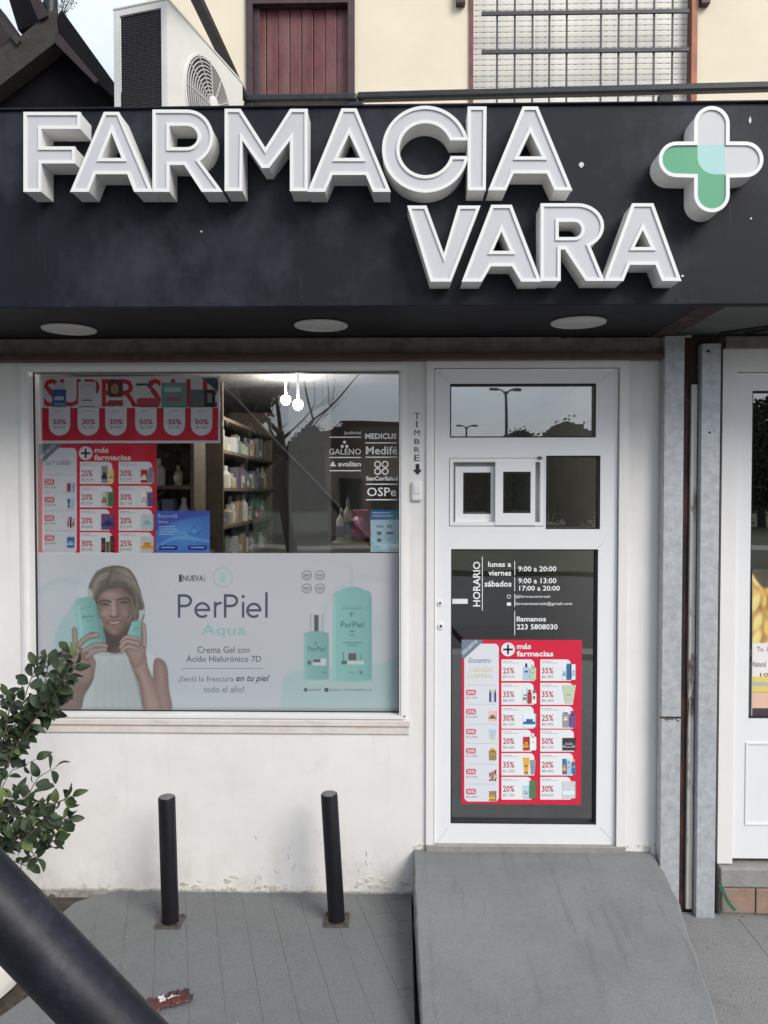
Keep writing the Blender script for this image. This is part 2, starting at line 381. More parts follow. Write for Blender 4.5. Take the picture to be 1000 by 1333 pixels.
mat('paving_right', (.205, .205, .204), .85, var=.18, scale=90, bump=.35, bscale=120)
blotch(MATS['paving_right'], (.12, .115, .105), 5, .50, .75, .6, seed=12)
mat('ramp', (.185, .193, .197), .8, var=.13, scale=120, bump=.3, bscale=170)
blotch(MATS['ramp'], (.122, .125, .122), 2.6, .45, .75, .7, seed=5)
blotch(MATS['ramp'], (.215, .22, .218), 9, .58, .75, .45, seed=14)
blotch(MATS['ramp'], (.10, .10, .097), 3.5, .56, .70, .55, (5, .5, 1), seed=33)
blotch(MATS['ramp'], (.235, .235, .23), 5, .62, .74, .4, (3, .8, 1), seed=37)
blotch(MATS['ramp'], (.085, .083, .078), 22, .66, .76, .5, seed=15)
mat('dirt', (.055, .045, .035), .95, var=.5, scale=30, bump=.8, bscale=60)
mat('concrete', (.26, .25, .235), .85, var=.15, scale=12, bump=.3)
mat('terracotta', (.27, .18, .135), .8, var=.2, scale=14, bump=.2)
blotch(MATS['terracotta'], (.22, .205, .19), 8, .42, .62, .85, seed=3)
mat('bollard', (.008, .0075, .011), .42, .1, spec=.35, var=.3, scale=20, bump=.05)
blotch(MATS['bollard'], (.22, .22, .23), 45, .70, .76, .6, seed=2)
mat('bollard_cap', (.16, .16, .165), .5, .3, var=.3, scale=60)
mat('plate', (.10, .085, .075), .6, .4, var=.3, scale=40)
mat('pole', (.009, .009, .015), .48, .1, spec=.35, var=.25, scale=14, bump=.06, bscale=60)
blotch(MATS['pole'], (.034, .034, .046), 30, .50, .70, .7, seed=3)
blotch(MATS['pole'], (.06, .06, .07), 90, .62, .72, .5, seed=13)
mat('shaded_dark_timber', (.006, .0055, .008), .8, spec=.15, var=.3, scale=12)  # near-black tone, with the right barge board's shade put into the colour
mat('lit_brown_timber', (.034, .028, .026), .8, var=.35, scale=18, bump=.3)  # browner tone, with the light on the left barge board put into the colour
mat('roof_red', (.026, .013, .016), .75, var=.3, scale=8)
mat('ac_white', (.66, .65, .62), .4, var=.05, scale=6)
blotch(MATS['ac_white'], (.42, .37, .30), 6, .58, .8, .4, seed=3)
mat('fins', (.030, .026, .030), .6, .2, var=.4, scale=90)
mat('ac_grille', (.55, .54, .52), .45, var=.05)
mat('ac_hollow', (.30, .295, .285), .6, var=.05)
mat('inside_wall', (.42, .40, .37), .8, var=.05)
mat('inside_ceiling', (.60, .60, .58), .8, var=.03)
mat('inside_floor', (.20, .185, .17), .35, var=.1, scale=6)
mat('inside_column', (.30, .305, .33), .7, var=.05)
mat('shelf_wood', (.18, .14, .105), .55, var=.15, scale=9)
mat('back_panel', (.10, .075, .06), .7, var=.15)
glass_mat('glass', (.95, .95, .95), .115)
glass_mat('glass_door', (.90, .905, .90), .165)

# ------------------------------------------------------------ ground
mat('earth', (.13, .125, .115), .95, var=.15, scale=.6)
MB().box(-400, 400, -600, 300, -1.0, -.13).build('ground', 'earth', kind='structure')
mat('asphalt', (.055, .056, .058), .9, var=.12, scale=3)
MB().box(-200, 200, -13.0, -5.2, -.13, -.03).build('road', 'asphalt', kind='structure')
mat('grass', (.050, .068, .028), .95, var=.35, scale=1.5, bump=.8, bscale=20)
blotch(MATS['grass'], (.11, .10, .055), .35, .45, .7, .7)
MB().box(-200, 200, -75, -13.2, -.13, .06).build('grass_verge', 'grass', kind='structure')
mat('kerbstone', (.30, .295, .28), .85, var=.15, scale=8)
MB().box(-200, 200, -5.2, -4.9, -.13, -.004).build('kerb', 'kerbstone', kind='structure')
mat('footpath', (.34, .32, .28), .9, var=.12, scale=1)
MB().box(-200, 200, -21.0, -19.2, .05, .064).build('footpath', 'footpath', kind='structure')
pav = MB(); ZRP = -.055                                    # the paving right of the ramp lies lower
pts = [(-1.35, -.06), (-1.29, -.02), (-1.22, .0), (.05, .0), (.05, -4.9), (-1.62, -4.9), (-1.62, -1.15), (-1.5, -.98), (-1.36, -.85), (-1.28, -.66), (-1.30, -.4), (-1.42, -.2), (-1.40, -.1)]
def slab(mb, poly, z0, z1, mi=0):
    poly = orient(poly, True); n = len(poly)
    t = tessellate_polygon([[Vector((p[0], p[1], 0)) for p in poly]])
    vs = [(p[0], p[1], z1) for p in poly] + [(p[0], p[1], z0) for p in poly]
    fs = []
    for a in t:
        A, B, C = [Vector(vs[i]) for i in a]; fs.append(tuple(a) if (B-A).cross(C-A).z > 0 else tuple(reversed(a)))
    fs += [(i, n+i, n+(i+1) % n, (i+1) % n) for i in range(n)]
    mb.add(vs, fs, mi); return mb
slab(pav, pts, -.128, -.0016); slab(pav, [(-2.6, -1.2), (-2.6, -4.9), (-1.63, -4.9), (-1.63, -1.2)], -.128, -.004); slab(pav, [(.8, -.02), (.8, -4.9), (4.5, -4.9), (4.5, -.02)], -.12, ZRP-.003, 1); slab(pav, [(.05, -1.2), (.05, -4.9), (.799, -4.9), (.799, -1.2)], -.12, -.006, 1)
pavo = pav.build('pavement', ['paving', 'paving_right'], kind='structure')
# painted-over paving tiles, laid in staggered rows towards the street
def inside(p, poly):
    c = False
    for i in range(len(poly)):
        (ax, ay), (bx, by) = poly[i], poly[(i+1) % len(poly)]
        if (ay > p[1]) != (by > p[1]) and p[0] < (bx-ax)*(p[1]-ay)/(by-ay)+ax: c = not c
    return c
tile_cache = {}
random.seed(3)
ROT = rad(16.5); cR, sR = math.cos(ROT), math.sin(ROT)
def grid_pt(u, v): return (-.7+u*cR-v*sR, v*cR+u*sR)        # rows run slightly askew to the wall
for i in range(-9, 11):
    x0 = i*.1195; off = (.0, .085, .04, .12)[i % 4]
    for j in range(-4, 10):
        y1 = -j*.165 + off; y0 = y1-.165
        cs = [grid_pt(x0+a*.1195, y0+b*.165) for a in (.03, .97) for b in (.03, .97)]
        if not any(inside(c, pts) for c in cs) or max(c[1] for c in cs) < -1.1: continue
        g = .0004; jt = lambda: random.uniform(-.0011, .0011); lp = [grid_pt(u+jt(), v+jt()) for u, v in ((x0, y0+.0008), (x0+.1195, y0+.0008), (x0+.1195, y1-.0008), (x0, y1-.0008))]
        for (a, b, c) in ((0, -1, .002), (-1, 0, -.048)):       # trim at the wall and at the ramp
            out = []
            for k in range(len(lp)):
                p, q = lp[k], lp[(k+1) % len(lp)]; dp, dq = a*p[0]+b*p[1]-c, a*q[0]+b*q[1]-c
                if dp >= 0: out.append(p)
                if (dp >= 0) != (dq >= 0): t = dp/(dp-dq); out.append((p[0]+t*(q[0]-p[0]), p[1]+t*(q[1]-p[1])))
            lp = out
        if len(lp) < 3 or not all(inside(c, pts) for c in lp): continue
        cx, cy = sum(p[0] for p in lp)/len(lp), sum(p[1] for p in lp)/len(lp)
        area = abs(sum(lp[k][0]*lp[(k+1) % len(lp)][1]-lp[(k+1) % len(lp)][0]*lp[k][1] for k in range(len(lp))))/2
        if area < .002: continue
        lp = orient(lp, True); ip = inset(lp, .0011); n = len(lp); dz = random.uniform(-.0006, .0004); tx, ty = random.gauss(0, .002), random.gauss(0, .002)
        mb = MB(); zf = lambda p: dz+(p[0]-cx)*tx+(p[1]-cy)*ty
        mb.add([(p[0], p[1], -.006) for p in lp]+[(p[0], p[1], zf(p)) for p in ip], [tuple(range(n, 2*n))]+[(k, (k+1) % n, n+(k+1) % n, n+k) for k in range(n)])
        mb.build('paving_tile', 'paving', pavo)
mbt = MB(); g = .0005; h = .2; b = .0012
mbt.add([(-h+g,-h+g,-.006),(h-g,-h+g,-.006),(h-g,h-g,-.006),(-h+g,h-g,-.006),(-h+g+b,-h+g+b,0),(h-g-b,-h+g+b,0),(h-g-b,h-g-b,0),(-h+g+b,h-g-b,0)], [(4,5,6,7),(0,1,5,4),(1,2,6,5),(2,3,7,6),(3,0,4,7)])
me4 = mbt.mesh('paving_tile'); me4.materials.append(MATS['paving_right'])
for i in range(4):
    for j in range(4):
        t = bpy.data.objects.new('paving_tile', me4); COL.objects.link(t); t.parent = pavo
        t.location = (1.245+i*.4, -.27-j*.4, ZRP+random.uniform(-.0006, 0)); t.rotation_euler = (random.uniform(-.002, .002), random.uniform(-.002, .002), 0)
# loose earth along the wall where the paving stops short
mbd = MB(); random.seed(5)
for k in range(60):
    x, y = random.uniform(-1.75, -1.28), random.uniform(-.9, -.02); r = random.uniform(.006, .02)
    if inside((x, y), pts): continue
    mbd.lathe((x, y, -.03), [(r, 0), (r*.9, r*.6), (r*.3, r)], 5)
mbd.box(-2.6, -1.2, -1.2, .0, -.128, -.03).build('bare_earth', 'dirt', kind='stuff')
# ramp up to the door
rp = MB(); zt = P(660, 1108, -.01).z
X = [.058, 1.10]; prof = []
rows = [(-.0, zt, .058, 1.10), (-.16, zt-.012, .059, 1.10), (-.3, zt-.032, .060, 1.098), (-.6, zt-.078, .064, 1.06), (-.95, zt-.13, .069, 1.01), (-1.35, .01, .074, .97), (-1.42, -.006, .074, .96)]
fine = []
for k in range(len(rows)-1):
    for q in range(8):
        t = q/8; fine.append(tuple(u+(v-u)*t for u, v in zip(rows[k], rows[k+1])))
fine.append(rows[-1]); NZ = lambda y, s, o: s*mnoise.noise(Vector((y*23, o, .5)))+s*.7*mnoise.noise(Vector((y*70, o+3, .5)))
rows = [(y, z+NZ(y, .0012, 1), a+NZ(y, .0035, 5), b+NZ(y, .006, 9)) for y, z, a, b in fine]
vs = []; n = len(rows)
for y, z, a, b in rows: vs += [(a+.006, y, z), (b-.01, y, z), (a, y, z-.006), (b, y, z-.012), (a, y, -.115), (b, y, -.115)]
fs = []
for i in range(n-1):
    o = i*6; q = o+6
    fs += [(o, q, q+1, o+1), (o+2, q+2, q, o), (o+4, q+4, q+2, o+2), (o+1, q+1, q+3, o+3), (o+3, q+3, q+5, o+5)]
fs += [((n-1)*6+4, (n-1)*6+5, (n-1)*6+3, (n-1)*6+1, (n-1)*6, (n-1)*6+2)]
rp.add(vs, fs)
rp.build('ramp', 'ramp', smooth=True, angle=20, label='smooth grey concrete ramp sloping up to the white pharmacy door', cat='ramp')

# ------------------------------------------------------------ the pharmacy building
B = thing('pharmacy_building', 'white pharmacy shopfront under a dark canopy with a cream upper storey', 'building', (0, 0, 0))
YG = .05                                                    # plane of the shop glass
gx0, gx1, gz0, gz1 = RC(47, 484, 521, 926, YG)              # shop window glass
fx0, fx1, fz0, fz1 = RC(29, 472, 530, 937, 0)               # its frame
dx0, dx1, dz0, dz1 = RC(555, 470, 816, 1106, 0)             # door surround
ZS = P(500, 397, -.6).z                                     # soffit height
ZT = P(500, 139, -.6).z                                     # top of the sign board
wx1 = P(861, 700, 0).x
mb = MB(); mb.panel(-2.6, wx1, -.05, ZS, [(fx0, fx1, fz0, fz1), (dx0, dx1, -.06, dz1)], 0, .14)
for i in range(1):                                          # finer bottom edge so that the plaster can be chipped
    pass
wall = mb.build('front_wall', 'plaster', B)
# chipped skirting of plaster and paint along the foot of the wall
random.seed(11); sk = MB(); xs = np.linspace(-2.2, .055, 90); top = [.0 + .003 + .018*abs(mnoise.noise(Vector((x*7, 1, 0)))) + .012*abs(mnoise.noise(Vector((x*31, 4, 0)))) for x in xs]
vs = []
for x, t in zip(xs, top): vs += [(x, -.007, -.04), (x, -.006, t-.004), (x, -.0005, t)]
sk.add(vs, [(i*3+a, (i+1)*3+a, (i+1)*3+a+1, i*3+a+1) for i in range(len(xs)-1) for a in (0, 1)])
mat('wall_foot', (.30, .285, .26), .9, var=.4, scale=30, bump=.5)
sk.build('wall_foot', 'wall_foot', B)
chip = MB(); random.seed(2)
def chips(x0, x1, z0, z1, n, s):
    for k in range(n):
        x, z = random.uniform(x0, x1), z0 + (z1-z0)*random.random()**2; r = random.uniform(.3, 1)*s
        lp = [(x+r*random.uniform(.35, 1.3)*math.cos(a)*1.4, z+r*random.uniform(.25, .9)*math.sin(a)) for a in np.linspace(0, 2*math.pi, 15)[:-1]]
        chip.prism([orient(lp, True)], -.0035-random.uniform(0, .001), .002, random.choice((0, 0, 1)))
chips(-.98, -.88, .012, .05, 10, .014); chips(-.85, -.70, .01, .08, 12, .013); chips(-.62, -.5, .02, .06, 8, .012); chips(-.2, .04, .02, .08, 12, .012); chips(.95, 1.13, P(840, 1112, 0).z, P(840, 1098, 0).z, 16, .016); chips(.06, .13, zt, zt+.03, 10, .012)
for (cx, z0, n_s) in ((-.50, .05, 9), (-.36, .06, 8), (-.16, .05, 6), (-.62, .02, 5)):
    for k in range(n_s):
        x = cx+random.gauss(0, .018); z = z0+random.random()**1.6*.22; h = random.uniform(.003, .03)**1; sl_ = random.gauss(0, .3)*h; wd_ = random.uniform(.0006, .0016)
        chip.prism([orient([(x, z), (x+wd_, z), (x+wd_+sl_, z+h), (x+sl_, z+h)], True)], -.0018, .002, 2)
mat('chip_a', (.62, .59, .54), .9, var=.25, scale=40); mat('chip_b', (.50, .45, .39), .9, var=.3, scale=40); mat('scuff', (.30, .29, .28), .8, var=.2)
chip.build('flaking_paint', ['chip_a', 'chip_b', 'scuff'], B, kind='stuff')
# sill mouldings
s0, s1, _, _ = RC(55, 937, 533, 955, -.02)
mb = MB(); a = RC(50, 937, 534, 945, -.014); mb.box(fx0-.01, a[1], -.014, 0, a[2], a[3]); b = RC(50, 946, 534, 955, -.007); mb.box(fx0-.01, b[1]-.004, -.007, 0, b[2], a[2]-.002)
mb.build('window_sill', 'sill_paint', B, bevel=.006)
# shop window
win = MB().panel(fx0, fx1, fz0, fz1, [(gx0+.004, gx1-.004, gz0+.004, gz1-.004)], -.012, .09).build('shop_window', 'pvc', B, bevel=.004)
MB().frame(gx0, gx1, gz0, gz1, .006, .030, .046).build('gasket', 'gasket', win)
MB().frame(fx0+.012, fx1-.012, fz0+.012, fz1-.012, .014, -.018, -.012).build('frame_bead', 'pvc', win, bevel=.002)
MB().box(gx0, gx1, YG, YG+.004, gz0, gz1).build('pane', 'glass', win)
a = RC(524, 930, 530, 936, -.02); MB().tube((a[0]+.008, -.019, a[2]+.01), (a[0]+.008, -.012, a[2]+.01), .004, seg=8).build('screw', 'plate', win)
# door surround, leaf, panes
lx0, lx1, lz0, lz1 = RC(565, 479, 804, 1100, -.0)
sur = MB(); sur.panel(dx0, dx1, dz0+.006, dz1, [(lx0, lx1, dz0-.1, lz1)], -.014, .10)
door = sur.build('door', 'pvc', B, bevel=.003)
t_ = RC(586, 499, 776.5, 569.5, 0); r_ = RC(711, 593, 782, 689, 0); l_ = RC(587, 715, 778, 1074, 0); h_ = RC(585, 596, 709, 685, 0)
MB().panel(lx0+.003, lx1-.003, lz0, lz1-.003, [t_, r_, l_, h_], .004, .062).build('leaf', 'pvc_clean', door, bevel=.003)
for q in (t_, r_, l_):
    MB().frame(q[0]-.001, q[1]+.001, q[2]-.001, q[3]+.001, .007, .010, .058).build('gasket', 'gasket', door)
    MB().box(q[0]+.004, q[1]-.004, .034, .040, q[2]+.004, q[3]-.004).build('pane', 'glass_door', door)
# mitred joints of the leaf
mat('joint', (.33, .33, .34), .8, var=0)
for (a, b) in (((566, 480), (584, 497)), ((803, 480), (779, 498)), ((779, 713), (786, 706)), ((568, 1098), (584, 1077)), ((801, 1098), (781, 1077))):
    p, q = P(*a, .003), P(*b, .003); d = (q-p).normalized(); nn = Vector((-d.z, 0, d.x))*.0006; mj = MB()
    mj.add([p+nn, p-nn, q-nn, q+nn], [(0, 1, 2, 3)]); mj.build('corner_joint', 'joint', door)
MB().frame(h_[0]+.002, h_[1]-.002, h_[2]+.002, h_[3]-.002, .016, .000, .060).build('hatch_frame', 'pvc_clean', door, bevel=.002)
for (bx, px, y0, y1) in (((593, 606, 644, 684), (603, 615, 639, 669), .026, .044), ((645, 599, 697, 685), (655, 614, 691, 668), -.004, .018)):
    f_ = RC(*bx, y0); p_ = RC(*px, y0)
    s_ = MB().panel(f_[0], f_[1], f_[2]+.004, f_[3]-.004, [p_], y0, y1).build('hatch_sash', 'pvc_clean', door, bevel=.002)
    MB().frame(p_[0], p_[1], p_[2], p_[3], .006, y0+.004, y0+.014).build('gasket', 'gasket', door)
    MB().box(p_[0]+.002, p_[1]-.002, y0+.010, y0+.014, p_[2]+.002, p_[3]-.002).build('hatch_pane', 'glass_door', door)
hb = RC(583, 690, 606, 690, 0)
MB().panel(h_[0], h_[1], h_[2], h_[3], [(h_[0]+.06, h_[1]-.05, h_[2]+.06, h_[3]-.06)], .058, .061).build('hatch_track', 'pvc_clean', door)
p = P(703.5, 596, -.005); MB().box(p.x-.009, p.x+.006, -.008, .002, p.z-.006, p.z+.006).build('hatch_catch', 'plate', door)
for (x, y, r) in ((573, 785, .0075), (574, 815, .009)):
    p = P(x, y, 0); MB().tube((p.x, -.002, p.z), (p.x, .006, p.z), r*1.5, r*1.6, 14).build('lock_rosette', 'pvc_clean', door, smooth=True)
    MB().tube((p.x, -.004, p.z), (p.x, .0, p.z), r*.62, r*.62, 12).build('lock_cylinder', 'gasket', door)
a = RC(588, 780, 609, 786, .02); MB().box(a[0], a[1], .020, .028, a[2], a[3]).build('latch_strip', 'pvc_clean', door)
a = RC(558, 1100, 812, 1108, -.02); MB().box(dx0, dx1, -.02, .10, zt-.02, a[3]-.006).build('threshold', 'concrete', door, bevel=.004)
# steel channel above window and door
mb = MB(); z = P(400, 462, -.03).z; mb.box(-2.6, wx1, -.030, 0, z, ZS-.003)
beam = mb.build('lintel_beam', 'rust_beam', B, bevel=.003)
zl = P(400, 468, -.06).z; MB().box(-2.6, wx1, -.060, -.002, zl, z-.001).build('flange', 'rust_lip', beam, bevel=.002)
MB().box(-2.6, P(730, 440, -.05).x, -.05, -.031, ZS-.022, ZS-.004).build('packer_strip', 'rust_beam', beam, bevel=.002)
# canopy
can = MB().box(-2.8, 3.2, -.6, -.56, ZS-.004, ZT).build('canopy', 'fascia', B, bevel=.004)
xm = P(888, 410, -.4).x
MB().box(-2.8, xm, -.558, -.001, ZS, ZS+.03).build('soffit', 'soffit', can)
MB().box(xm+.1, 3.2, -.558, -.001, ZS+.01, ZS+.04).build('soffit', 'soffit_grey', can)
MB().box(xm+.001, xm+.099, -.556, .0, ZS-.002, ZS+.04).build('soffit_beam', 'rust_dark', can)
for (x0, y0, x1, y1) in ((1.35, -.05, 1.85, -.5), (1.45, -.05, 1.95, -.5)):
    mb = MB(); d = Vector((x1-x0, y1-y0, 0)).normalized(); nn = Vector((-d.y, d.x, 0))*.018
    a, b = Vector((x0, y0, ZS+.004)), Vector((x1, y1, ZS+.004)); up = Vector((0, 0, .02))
    mb.add([a-nn, a+nn, b+nn, b-nn, a-nn+up, a+nn+up, b+nn+up, b-nn+up], [(3,2,1,0),(4,5,6,7),(0,1,5,4),(1,2,6,5),(2,3,7,6),(3,0,4,7)]); mb.build('soffit_brace', 'soffit', can)
MB().box(-2.8, 3.2, -.56, 1.92, ZS+.05, ZT-.12).build('roof_deck', 'concrete', can)
MB().box(-2.8, 3.2, -.61, -.54, ZT, ZT+.006).build('capping', 'fascia', can, bevel=.002)
rv = MB()
for k in range(13):
    x = -2.0 + k*.33; rv.tube((x, -.603, ZS+.012), (x, -.6, ZS+.012), .004, seg=6)
rv.build('rivets', 'fascia', can, kind='stuff')
# inside of the shop
FZ = .205
MB().box(-2.0, 1.3, .14, 5.6, FZ-.1, FZ).build('shop_floor', 'inside_floor', kind='structure')
MB().box(-2.0, 1.3, .14, 5.6, 2.52, 2.56).build('shop_ceiling', 'inside_ceiling', kind='structure')
mb = MB(); mb.box(-2.1, -2.0, .14, 5.7, 0, 2.56); mb.box(1.3, 1.36, .14, 5.7, 0, 2.56); mb.box(-2.0, 1.3, 5.6, 5.7, 0, 2.56); mb.build('shop_wall', 'inside_wall', kind='structure')
a, b = P(376, 600, 3.4), P(431, 600, 3.4); MB().box(a.x, b.x, 3.4, 3.9, FZ, 2.52).build('shop_column', 'inside_column', kind='structure')
# upper storey
YU = 1.9
dr = RC(321, -60, 462, 175, YU); wr = RC(611, -70, 907, 175, YU)
ux0 = P(190, 50, YU).x
MB().panel(ux0, 4.2, ZT-.14, 6.2, [dr, wr], YU, YU+.2).build('upper_wall', 'cream', B)
ud = MB().panel(dr[0], dr[1], dr[2]-.2, dr[3], [(dr[0]+.045, dr[1]-.045, dr[2]-.3, P(390, 6, YU).z)], YU-.02, YU+.1).build('upper_door', 'wood_dark', B, bevel=.005)
zt2 = P(390, 6, YU).z; n = 8; wd = (dr[1]-dr[0]-.09)/n
for k in range(n):
    MB().box(dr[0]+.045+k*wd+.002, dr[0]+.045+(k+1)*wd-.002, YU+.045+.004*(k % 2), YU+.075, dr[2]-.2, zt2).build('plank', 'wood_red', ud, bevel=.004)
MB().box(dr[0], dr[1], YU+.085, YU+.10, dr[2]-.2, dr[3]).build('door_back', 'wood_dark', ud)
MB().box(dr[0]+.045, dr[0]+.085, YU+.02, YU+.043, dr[2]-.2, zt2).build('door_stile', 'wood_dark', ud, bevel=.003)
uw = MB().panel(wr[0], wr[1], wr[2]-.2, wr[3], [(wr[0]+.026, wr[1]-.04, wr[2]-.3, wr[3]-.1)], YU-.015, YU+.1).build('upper_window', 'red_frame', B, bevel=.004)
MB().box(wr[1]-.039, wr[1]-.002, YU-.02, YU-.0151, wr[2]-.2, wr[3]).build('frame_face', 'orange_frame', uw)
sl = MB(); zz = wr[2]-.2; hh = .0365
while zz < wr[3]-.1:
    x0, x1 = wr[0]+.027, wr[1]-.041
    sl.add([(x0, YU+.0568, zz), (x1, YU+.0568, zz), (x1, YU+.055, zz+.006), (x0, YU+.055, zz+.006), (x1, YU+.055, zz+hh-.008), (x0, YU+.055, zz+hh-.008), (x1, YU+.0575, zz+hh-.001), (x0, YU+.0575, zz+hh-.001)], [(0,1,2,3), (3,2,4,5), (5,4,6,7)])
    for k in range(28):
        xs_ = x0 + (x1-x0)*(k+.5)/28; sl.box(xs_-.007, xs_+.007, YU+.0545, YU+.0565, zz-.0003, zz+.0009, 1)
    zz += hh
mat('slot', (.16, .15, .13), .8, var=0)
sl.box(wr[0]+.02, wr[1]-.03, YU+.07, YU+.09, wr[2]-.2, wr[3]-.1)
sl.build('roller_blind', ['blind', 'slot'], uw, kind='stuff')
YB = YU-.06
for x in (647, 670, 693, 715, 737.5, 782, 805, 828, 851, 875):
    p = P(x, 100, YB); MB().box(p.x-.0058, p.x+.0058, YB-.005, YB+.005, wr[2]-.15, wr[3]+.1).build('grille_bar', 'bar_iron', uw)
for y in (16, 66):
    a, b = P(627, y, YB-.016), P(897, y, YB-.016); z = (a.z+b.z)/2
    MB().box(a.x, b.x, YB-.022, YB-.008, z-.013, z+.013).build('grille_rail', 'bar_iron', uw, bevel=.002)
for x in (600, 918):
    p = P(x, 2, YU-.03); MB().box(p.x-.03, p.x+.03, YU-.05, YU, p.z-.02, p.z+.3).build('shutter_hinge', 'wood_dark', uw, bevel=.004)

# ------------------------------------------------------------ sign letters and cross
YF = -.6; YL = YF-.098
def channel(name, label, cat, loops, group=None, face='letter_face', rim=.0095, halves=None):
    """a built-up sign letter: returns round the outline, raised white rim, recessed face"""
    L = []
    for k, lp in enumerate(loops):
        L.append(orient([(q.x, q.z) for q in (P(x, y, YL) for x, y in lp)], k == 0))
    cx = sum(p[0] for p in L[0])/len(L[0]); zb = min(p[1] for p in L[0])
    t = thing(name, label, cat, (cx, YF, zb), group)
    I = [inset(lp, rim) for lp in L]
    mb = MB()
    for lp in L:
        n = len(lp); mb.add([(p[0], YL+.002, p[1]) for p in lp]+[(p[0], YF, p[1]) for p in lp], [(i, n+i, n+(i+1) % n, (i+1) % n) for i in range(n)])
    mb.build('letter_return', 'letter_side', t, smooth=True, angle=30)
    mb = MB()
    for lp, ip in zip(L, I):
        n = len(lp); o = inset(lp, -.0015)
        mb.add([(p[0], YL, p[1]) for p in o]+[(p[0], YL, p[1]) for p in ip], [(i, (i+1) % n, n+(i+1) % n, n+i) for i in range(n)])
        mb.add([(p[0], YL, p[1]) for p in ip]+[(p[0], YL+.006, p[1]) for p in ip], [(i, (i+1) % n, n+(i+1) % n, n+i) for i in range(n)])
        mb.add([(p[0], YL, p[1]) for p in o]+[(p[0], YL+.012, p[1]) for p in o], [(i, n+i, n+(i+1) % n, (i+1) % n) for i in range(n)])
        mb.add([(p[0], YL+.012, p[1]) for p in o]+[(p[0], YL+.012, p[1]) for p in lp], [(i, n+i, n+(i+1) % n, (i+1) % n) for i in range(n)])
    mb.build('letter_rim', 'letter_rim', t)
    if halves: halves(t, I)
    else:
        mb = MB(); mb.loops(I, YL+.005); mb.build('letter_face', face, t)
    return t
def A_(c, t, b, half, ap, ft, nt, nh, ha, hb, hw, nb=None):
    return [[(c-ap, t), (c+ap, t), (c+half, b), (c+half-ft, b), (c+nh, nt), (c-nh, nt), (c-half+ft, b), (c-half, b)], [(c, ha), (c+hw, hb), (c-hw, hb)]]
def R_(l, t, b, sw, bx, br, bb, hl, ht, hr, hb, hx, legx0, legx1, legs):
    o = [(l, t), (bx, t)] + arc(bx, (t+bb)/2, br-bx, (bb-t)/2, -90, 62, 14)[1:] + [(legx1, b), (legx0, b), (legs, bb+1), (l+sw, bb+1), (l+sw, b), (l, b)]
    h = [(hl, ht), (hx, ht)] + arc(hx, (ht+hb)/2, hr-hx, (hb-ht)/2, -90, 90, 10)[1:-1] + [(hx, hb), (hl, hb)]
    return [o, h]
G1, G2 = 'letters of the upper sign row', 'letters of the lower sign row'
channel('sign_letter', 'white channel letter F, leftmost on the dark fascia', 'sign letter', [[(31,146),(104,146),(104,167),(53,167),(53,191),(97,191),(97,212),(53,212),(53,249),(31,249)]], G1)
channel('sign_letter', 'white channel letter A between the F and R of the upper row', 'sign letter', A_(145, 146, 249, 53, 9.5, 23, 226, 21, 171, 206, 14), G1)
channel('sign_letter', 'white channel letter R in the upper row beside the M', 'sign letter', R_(199, 143, 249, 21, 244, 277, 213, 220, 163, 258, 192, 243, 263, 289, 240), G1)
channel('sign_letter', 'white channel letter M in the upper row', 'sign letter', [[(293,142),(313,142),(345.5,193),(378,142),(400,142),(400,248),(378,248),(378,181),(350,218),(341,218),(315,181),(315,248),(293,248)]], G1)
channel('sign_letter', 'white channel letter A between the M and C of the upper row', 'sign letter', A_(454.5, 141.5, 249, 53.5, 9.5, 22, 227, 22, 173, 206, 15.5), G1)
cc = (554, 194); ro, ri = 56, 34.5
oo = arc(*cc, ro, ro, -12, -348, 60); ii = arc(*cc, ri, ri, -348+5, -17, 44)
channel('sign_letter', 'round white channel letter C above the lower sign row', 'sign letter', [arc(*cc, ro, ro, -12.4, -350.2, 56) + arc(*cc, ri, ri, -344, -20.4, 40)], G1)
channel('sign_letter', 'straight white channel letter I in the upper row', 'sign letter', [[(609.5,139),(633,139),(632,247),(609.5,247)]], G1)
channel('sign_letter', 'white channel letter A closing the upper row, nearest the cross', 'sign letter', A_(690.5, 139, 247, 54, 9.5, 22, 225, 22, 171, 204, 16), G1)
channel('sign_letter', 'white channel letter V starting the lower sign row', 'sign letter', [[(531,268),(555,268),(578,331),(597,268),(625,268),(587,366),(561,366)]], G2)
channel('sign_letter', 'bold white channel letter A between V and R in lower row', 'sign letter', A_(653, 267, 366, 51, 13, 25, 346, 14, 300, 327, 12), G2)
channel('sign_letter', 'bold white channel letter R in the lower row', 'sign letter', R_(704.5, 265, 365, 25, 752, 786, 323, 727, 288, 758, 309, 748, 763, 786.5, 736), G2)
channel('sign_letter', 'bold white channel letter A ending the lower row below the cross', 'sign letter', A_(837, 265, 365, 49.5, 13.5, 24, 344, 17, 298, 322, 11.5), G2)
